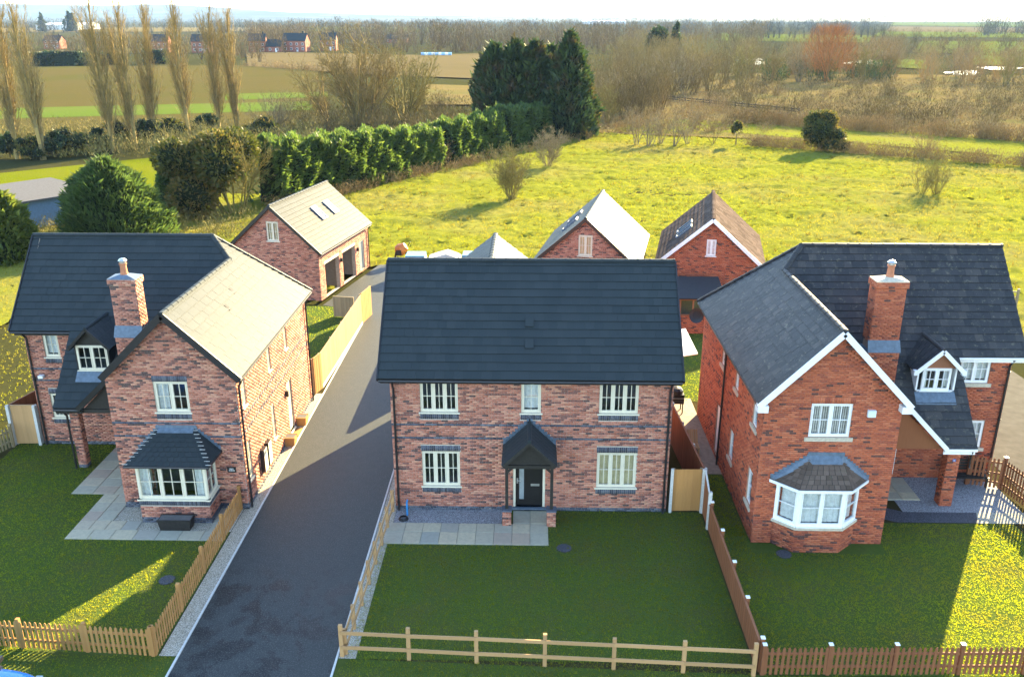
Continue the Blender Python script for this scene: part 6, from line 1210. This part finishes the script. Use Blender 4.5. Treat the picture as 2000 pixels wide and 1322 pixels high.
wood('bramble', 'dry brambles along the foot of the conifer hedge', line_scatter(15, 150, (520, 412), (1180, 262), (.7, 1.5), .9, .5), M['twig_brown'], 111, .06, 70, .02); wood('bramble', 'dry brambles under the conifers behind the left house', scatter(16, 140, 60, 500, 412, 470, (.6, 1.5), 1.), M['twig_olive'], 112, .06, 70, .02)
wood('field_hedge', 'dark thin hedge along the far side of the brown field', line_scatter(17, 160, (480, 129), (820, 152), (1.5, 3), .8, 1.), M['twig_brown'], 113, .12, 50, .02)
# bare trees that stand out from the wood at the right
vm = [spread_mesh(300 + i, 12., 10, (.30, .42, .36)[i], .9, M[('bark', 'twig_grey', 'twig_olive')[i]], .055, .9, 'stems') for i in range(3)]
for i, (px, py, tp, lb) in enumerate([(1385, 178, 76, 'large round-crowned bare tree in the middle of the scrub wood'), (1335, 186, 98, 'bare tree just left of the large round-crowned one'), (1442, 172, 84, 'bare tree just right of the large round-crowned one'), (1290, 200, 118, 'spreading bare tree nearer the meadow in front of the scrub wood'), (1225, 218, 128, 'bare tree at the left of the scrub wood beside the cypresses'), (1185, 240, 160, 'small bare tree between the low ivy tree and the scrub wood'), (1505, 162, 88, 'bare tree left of the russet tree'), (1560, 160, 97, 'lower bare tree close to the left of the russet tree'), (1690, 158, 90, 'forked bare tree right of the russet tree'), (1740, 154, 88, 'taller bare tree second to the right of the russet tree'), (1868, 150, 96, 'bare tree in front of the flood water'), (1962, 166, 100, 'bare tree near the right edge beyond the rough ground')]):
    x, y = G(px, py); h = HGT(tp, y); t = thing('bare_tree', lb, 'tree', (x, y, -.2), 'bare trees of the scrub wood'); link('stems', vm[i % 3], t, mat=Matrix.Translation((x, y, -.2)) @ Matrix.Rotation(i * 1.3, 4, 'Z') @ Matrix.Diagonal((h / 12 * 1.1, h / 12 * 1.1, h / 12, 1)))
# distant belts, smaller and hazier row by row
wood('far_wood', 'belt of bare brown trees behind the pale field', scatter(18, 190, 480, 1250, 86, 104, (9, 16)), M['wood_far'], 120, .16, 130, .1)
wood('far_wood', 'belt of bare trees and gardens behind the brown field at the left', scatter(19, 110, -80, 520, 84, 122, (7, 12)), M['wood_far'], 121, .14, 150, .1)
wood('far_wood', 'brown woodland stretching across the middle distance', scatter(20, 420, 480, 1500, 62, 88, (10, 17)), M['wood_far'], 122, .3, 80, .08)
wood('far_wood', 'blue-grey woods below the horizon', scatter(21, 620, -150, 1700, 48, 66, (11, 18), .6), M['wood_grey2'], 123, .55, 55, .05); wood('far_wood', 'faint woods along the horizon', scatter(22, 500, -300, 2300, 39.5, 47, (12, 22), .9), M['wood_grey2'], 124, 1.5, 30, .02)
wood('far_hedges', 'hedges dividing the green fields at the far right', sum([line_scatter(30 + i, 60, a, b, (2, 4), .9, 3) for i, (a, b) in enumerate([((1700, 72), (2100, 76)), ((1720, 62), (2100, 66)), ((1740, 51), (2100, 57)), ((1780, 80), (2100, 85)), ((1760, 104), (2100, 114))])], []), M['wood_far'], 125, .5, 26, .02)
wood('far_wood', 'belts of bare trees between the far fields at the right', scatter(24, 120, 1420, 2060, 84, 112, (6, 12), .55), M['wood_near'], 127, .13, 120, .06)
wood('far_wood', 'hazy wood on the right skyline', scatter(23, 40, 1920, 2060, 62, 70, (14, 24)), M['wood_grey2'], 126, .5, 90, .05)
# rows of tall far trees that can be told apart
tm = [link('x', npmesh('far_tree', crown_twigs(np.random.default_rng(200 + i), 0, 0, 1, .30, 420, .006, .16), np.arange(3 * 427).reshape(-1, 3), M['wood_grey2'])) for i in range(3)]; tmm = [o.data for o in tm]
for o in tm: bpy.data.objects.remove(o)
rng = np.random.default_rng(9); ORD2 = ORD + ['tenth', 'eleventh', 'twelfth', 'thirteenth', 'fourteenth', 'fifteenth', 'sixteenth', 'seventeenth', 'eighteenth', 'nineteenth']
for i, px in enumerate(list(range(1470, 1720, 14))):
    px += rng.uniform(-4, 4); x, y = G(px, 74 + rng.uniform(-2, 2)); h = HGT(rng.uniform(30, 40), y); t = thing('far_tree', ('leftmost tall bare tree in the long row on the right skyline' if i == 0 else 'rightmost tall bare tree in the long row on the right skyline' if i == 17 else ORD2[i] + ' tall bare tree from the left in the row on the right skyline'), 'tree', (x, y, 0), 'row of bare trees on the right skyline'); link('crown', tmm[i % 3], t, mat=Matrix.Translation((x, y, -.3)) @ Matrix.Diagonal((h * .85, h * .85, h, 1)))
for nm, px, py, tp, lb, sx in (('bare_tree', 1725, 78, 28, 'largest bare tree at the right end of the skyline row', 1.5), ('bare_tree', 1788, 82, 52, 'round bare tree standing in the far green fields', 1.5), ('bare_tree', 862, 82, 34, 'clump of tall bare trees on the skyline left of the cypresses', 1.7), ('bare_tree', 845, 82, 40, 'thin bare tree at the left of the skyline clump', 1.1), ('bare_tree', 662, 90, 30, 'tall narrow bare tree on the skyline above the far houses', 1.)):
    x, y = G(px, py); h = HGT(tp, y); t = thing(nm, lb, 'tree', (x, y, 0)); link('crown', tmm[1], t, mat=Matrix.Translation((x, y, -.3)) @ Matrix.Diagonal((h * sx, h * sx, h, 1)))
x, y = G(1615, 160); h = HGT(47, y); rng = np.random.default_rng(77); V = crown_twigs(rng, 0, 0, h, h * .5, 3600, .08, .25); t = thing('bare_tree', 'rounded tree with orange-red twigs above the scrub at the right', 'tree', (x, y, 0)); link('crown', npmesh('crown', V, np.arange(len(V)).reshape(-1, 3), M['twig_orange'], rng.random(len(V) // 3)), t, mat=Matrix.Translation((x, y, -.2))); m = MB(); m.tube((x, y, -.2), (x, y, h * .5), .35, .15, n=7); m.obj('trunk', M['bark'], t)
for i, (px, py, tp, w, lb) in enumerate([(1280, 128, 37, 5.0, 'dark evergreen crown rising above the scrub wood'), (1318, 122, 42, 2.6, 'small dark pine right of the evergreen crown')]):
    x, y = G(px, py); hh = HGT(tp, y); bush('evergreen_tree', lb, 'tree', (x, y, -.2), 140 + i, 2600, w, w, hh, dome, M['leaf_dark'], L=1.3, coref=.7, trunk=.3)
for i, (px, py, w, hh, lb) in enumerate([(128, 128, 8, 5.5, 'dark clipped hedge block at the far side of the brown field'), (75, 128, 5, 5, 'dark hedge block left of the long one'), (215, 126, 5, 4.5, 'dark hedge block between the poplars'), (305, 124, 5, 5.5, 'dark hedge block below the far house'), (150, 126, 6, 4.6, 'dark hedge block right of the long one')]):
    x, y = G(px, py); bush('clipped_hedge', lb, 'hedge', (x, y, -.1), 150 + i, 900, w, 2.5, hh, lambda t: .95 - .15 * t ** 4, M['leaf_dark'], 'dark hedge blocks beyond the brown field', L=.9, coref=.85)
for i, (px, w) in enumerate([(138, 5), (85, 4), (145, 3.4)]):
    x, y = G(px, 62); hh = HGT((22, 27, 26)[i], y); bush('far_conifer', ['tall dark conifer on the left skyline', 'small dark conifer at the far left skyline', 'dark conifer leaning on the tall one on the left skyline'][i], 'conifer', (x, y, 0), 160 + i, 300, w * 1.6, w * 1.6, hh, cone, M['leaf_dark'], L=4, coref=.7)
# ---- far houses
def far_house(px, py, w, d, eave, ridge, lb, rot=0., two=True):
    x, y = G(px, py); t = thing('far_house', lb, 'house', (x, y, 0), 'far red brick houses'); mm = Matrix.Translation((x, y, -.2)) @ Matrix.Rotation(rot, 4, 'Z'); b = MB(); b.box(-w / 2, w / 2, 0, d, 0, eave); b.prism([(-w / 2, 0, eave), (-w / 2, d, eave), (-w / 2, d / 2, ridge - .2)], (w, 0, 0)); link('wall', b.mesh('wall', M['far_brick']), t, mat=mm)
    r = MB(); s = (ridge - eave) / (d / 2)
    for sg in (0, 1): y0, y1 = (-.4, d / 2) if not sg else (d + .4, d / 2); r.prism([(-w / 2 - .3, y0, eave - .4 * s), (w / 2 + .3, y0, eave - .4 * s), (w / 2 + .3, y1, ridge), (-w / 2 - .3, y1, ridge)], (0, 0, .15))
    r.box(w * .3, w * .3 + .9, d / 2 - .4, d / 2 + .4, ridge - .5, ridge + 1.1); link('roof', r.mesh('roof', M['tile_new']), t, mat=mm)
    n = max(2, int(w / 3))
    for k in range(n):
        for z in ((.9, 3.4) if two else (.9,)):
            q = MB(); cx = -w / 2 + w * (k + .5) / n; q.box(cx - .6, cx + .6, -.06, .02, z, z + 1.3); link('window', q.mesh('window', M['white']), t, mat=mm); q = MB(); q.box(cx - .5, cx - .04, -.09, -.05, z + .1, z + 1.2); q.box(cx + .04, cx + .5, -.09, -.05, z + .1, z + 1.2); link('pane', q.mesh('pane', M['door_black']), t, mat=mm)
    q = MB(); q.box(w * .1, w * .1 + 1, -.07, .01, .1, 2.1); link('door', q.mesh('door', M['white']), t, mat=mm)
M['far_brick'] = plain('far_brick', (.30, .12, .08), .9, .2, var=.25, scale=.8)
for a in [(503, 102, 9, 8, 6, 9.4, 'far brick house just right of the poplars', .15), (535, 102, 8, 7, 3.2, 6.5, 'low dark-roofed far building between two brick houses', 0., False), (575, 101, 13, 8, 6, 9.6, 'widest far brick house, with pale hipped extension', -.1), (641, 99, 9, 8, 6, 9.6, 'far brick house with two chimneys right of the others', .05), (312, 103, 9, 8, 6, 9.2, 'far brick house glimpsed between the middle poplars', .1), (392, 103, 9, 8, 6, 9.2, 'far brick house hidden behind the sixth poplar', .1), (102, 95, 10, 8, 4.5, 7.5, 'far slate-roofed house at the left beyond the hedge', 0.), (775, 84, 16, 7, 3, 6, 'long low red farm building left of the skyline clump', .05, False)]: far_house(*a)
def warehouse(px, py, w, lb, h=7):
    x, y = G(px, py); t = thing('warehouse', lb, 'building', (x, y, 0), 'pale warehouses on the left skyline'); b = MB(); b.box(x - w / 2, x + w / 2, y, y + 40, 0, h); b.obj('wall', plain('warehouse_wall', (.55, .56, .55), .5), t); b = MB(); b.prism([(x - w / 2 - .5, y - .5, h), (x - w / 2 - .5, y + 20, h + 4), (x - w / 2 - .5, y + 40, h)], (w + 1, 0, 0)); b.obj('roof', plain('warehouse_roof', (.62, .62, .6), .3, .6), t)
warehouse(105, 59, 55, 'large pale warehouse on the left skyline'); warehouse(150, 58, 40, 'second pale warehouse beside the large one'); warehouse(1180, 48, 130, 'long white building far off on the middle skyline', 8)
# wrapped bales by the pale field
for i in range(9):
    x, y = G(826 + i * 6.6, 108.5); m = MB(); m.tube((x - .9, y, .65), (x + .9, y, .65), .75, n=12); o = m.obj('wrapped_bale', plain('bale_white', (.75, .77, .8), .35) if i % 2 else plain('bale_blue', (.25, .42, .7), .35), None); o['label'] = ('white' if i % 2 else 'pale blue') + ' wrapped bale in the line at the edge of the pale field'; o['category'] = 'bale'; o['group'] = 'white wrapped bales' if i % 2 else 'blue wrapped bales'
# ---- flat-roofed shed behind the left house
t = thing('shed', 'long flat-roofed blue-grey shed behind the left house', 'shed', (*G(90, 430), 0)); a = Vector(G(34, 452)); b = Vector(G(190, 424)); hz = HGT(432, a.y) - .1; d = (b - a).normalized(); n = Vector((-d.y, d.x)); m = MB()
m.prism([(a.x, a.y, 0), (b.x, b.y, 0), (b.x + n.x * 7, b.y + n.y * 7, 0), (a.x + n.x * 7, a.y + n.y * 7, 0)], (0, 0, 2.3)); m.obj('wall', plain('shed_blue', (.10, .17, .26), .6), t); m = MB()
m.prism([(a.x - d.x * .4 - n.x * .4, a.y - d.y * .4 - n.y * .4, 2.35), (b.x + d.x * .4 - n.x * .4, b.y + d.y * .4 - n.y * .4, 2.35), (b.x + n.x * 7.5, b.y + n.y * 7.5, 2.75), (a.x - d.x * .4 + n.x * 7.5, a.y - d.y * .4 + n.y * 7.5, 2.75)], (0, 0, .14)); m.obj('roof', plain('shed_roof', (.09, .09, .095), .9, .1), t)
# dark rail fence beyond the meadow
t = thing('dark_fence', 'low dark timber revetment running through the scrub beyond the meadow', 'fence', (*G(1270, 192), 0)); p0, p1 = G(1262, 192), G(1560, 222); m = MB()
for z in (.35, .8): m.bar((*p0, z), (*p1, z), .1, .25)
m.obj('rail', M['black_wood'], t); m = MB()
for i in range(25): f = i / 24; m.box(p0[0] + (p1[0] - p0[0]) * f - .1, p0[0] + (p1[0] - p0[0]) * f + .1, p0[1] + (p1[1] - p0[1]) * f - .1, p0[1] + (p1[1] - p0[1]) * f + .1, -.1, 1.1)
m.obj('posts', M['black_wood'], t)
# ---- hills
def hills(name, Y, prof, mat, seed):
    rng = np.random.default_rng(seed); xs = np.linspace(-1400, 3400, 121); V, F = [], []
    for px in xs:
        X = G(px, 60)[0] / G(px, 60)[1] * Y; py = np.interp(px, [p[0] for p in prof], [p[1] for p in prof]) + rng.normal() * .35; h = max(2., HGT(py, Y)); V += [(X, Y - 1500, -5.), (X, Y - 500, h * .55), (X, Y, h), (X, Y + 1200, h * .9)]
    for i in range(len(xs) - 1):
        for k in range(3): F.append((i * 4 + k, i * 4 + 4 + k, i * 4 + 5 + k, i * 4 + 1 + k))
    o = link(name, npmesh(name, V, F, mat, smooth=True), None, kind='structure')
t = NT('hill_land'); v = t.n('TexVoronoi'); v.inputs['Scale'].default_value = .004; t.l(t.geo(), v.inputs['Vector']); hs = t.n('SeparateColor'); t.l(v.outputs['Color'], hs.inputs[0]); t.col(t.ramp(hs.outputs[0], [(0, (.015, .028, .03)), (.5, (.03, .045, .04)), (1, (.05, .06, .045))])).set(.9, .1); M['hill'] = t.m
hills('hills', 6200, [(-1400, 26), (-100, 22), (60, 25), (200, 30), (420, 24), (520, 22), (640, 27), (820, 31), (1000, 33), (1300, 34), (2200, 34), (3400, 32)], M['hill'], 1)
hills('hills', 9500, [(-1400, 10), (-60, 6), (50, 8), (200, 11), (300, 8), (400, 12), (520, 22), (760, 29), (1000, 30), (1180, 21), (1300, 12), (1500, 15), (1700, 8), (1850, 11), (2000, 7), (3400, 10)], M['hill'], 2)
# ================================================================ car at the lower left corner
def car():
    t = thing('parked_car', 'bright blue car at the lower left corner, only bonnet and windscreen in view', 'car', (-14.9, 17.98, 0)); cx, cy = -14.9, 17.98
    st = [(-2.05, .35, .62, .72), (-1.95, .25, .90, .80), (-1.5, .22, 1.02, .85), (-.9, .22, 1.06, .87), (0., .22, 1.05, .87), (.75, .22, 1.0, .87), (1.35, .22, .93, .85), (1.8, .24, .80, .78), (2.02, .32, .62, .66), (2.08, .4, .5, .55)]
    def ring(x, z0, z1, hw): return [(cx + x, cy - hw * .92, z0), (cx + x, cy - hw, z0 + (z1 - z0) * .3), (cx + x, cy - hw, z0 + (z1 - z0) * .72), (cx + x, cy - hw * .88, z1), (cx + x, cy - hw * .4, z1 + .04), (cx + x, cy + hw * .4, z1 + .04), (cx + x, cy + hw * .88, z1), (cx + x, cy + hw, z0 + (z1 - z0) * .72), (cx + x, cy + hw, z0 + (z1 - z0) * .3), (cx + x, cy + hw * .92, z0)]
    m = MB(); n = 10
    for s in st: m.v += ring(*s)
    for i in range(len(st) - 1):
        for k in range(n): m.f.append((i * n + k, (i + 1) * n + k, (i + 1) * n + (k + 1) % n, i * n + (k + 1) % n)); m.r.append(0)
    m.f += [tuple(range(n)), tuple(range((len(st) - 1) * n + n - 1, (len(st) - 1) * n - 1, -1))]; m.r += [0, 0]
    p = NT('blue_car_paint'); p.col((.02, .22, .62)).set(.25, .5); p.b.inputs['Coat Weight'].default_value = .8; b = m.obj('body', p.m, t); b.data.polygons.foreach_set('use_smooth', [True] * len(b.data.polygons)); md = b.modifiers.new('s', 'SUBSURF'); md.levels = 1; md.render_levels = 2
    m = MB(); lo = [(-1.75, .78), (.85, .78)]; hi = [(-1.25, .58), (.1, .58)]
    m.hexa([(cx - 1.8, cy - .78, 1.0), (cx + .95, cy - .76, .99), (cx + .95, cy + .76, .99), (cx - 1.8, cy + .78, 1.0), (cx - 1.3, cy - .58, 1.45), (cx + .1, cy - .6, 1.47), (cx + .1, cy + .6, 1.47), (cx - 1.3, cy + .58, 1.45)]); m.obj('windows', M['door_black'], t)
    m = MB(); m.hexa([(cx - 1.42, cy - .63, 1.40), (cx + .2, cy - .65, 1.42), (cx + .2, cy + .65, 1.42), (cx - 1.42, cy + .63, 1.40), (cx - 1.25, cy - .52, 1.50), (cx + .02, cy - .54, 1.52), (cx + .02, cy + .54, 1.52), (cx - 1.25, cy + .52, 1.50)]); m.obj('roof', p.m, t)
    for sx in (-1.3, 1.3):
        for sy in (-1, 1):
            m = MB(); m.tube((cx + sx, cy + sy * .66, .32), (cx + sx, cy + sy * .88, .32), .32, n=20); w = m.obj('wheel', M['black'], t); m = MB(); m.tube((cx + sx, cy + sy * .87, .32), (cx + sx, cy + sy * .89, .32), .2, n=16); m.obj('rim', M['steel'], w)
    for sy in (-1, 1): m = MB(); m.box(cx + 1.82, cx + 2.0, cy + sy * .58 - .14, cy + sy * .58 + .14, .6, .74); m.obj('headlight', M['grey_glass'], t); m = MB(); m.box(cx + .62, cx + .8, cy + sy * .95 - .1, cy + sy * .95 + .1, .98, 1.1); m.obj('mirror', M['black'], t)
car()
# ================================================================ haze
hz = MB(); hz.box(-13000, 15500, -120, 11500, -6, 330); t = NT('haze_air'); t.t.nodes.remove(t.b); pv = t.n('VolumePrincipled'); pv.inputs['Color'].default_value = (.36, .58, .95, 1); pv.inputs['Density'].default_value = 6e-5; pv.inputs['Anisotropy'].default_value = .0; t.l(pv.outputs[0], t.out.inputs['Volume'])
h = hz.obj('haze', t.m, None, kind='stuff'); h['label'] = 'pale blue haze over the far country'; h['category'] = 'haze'
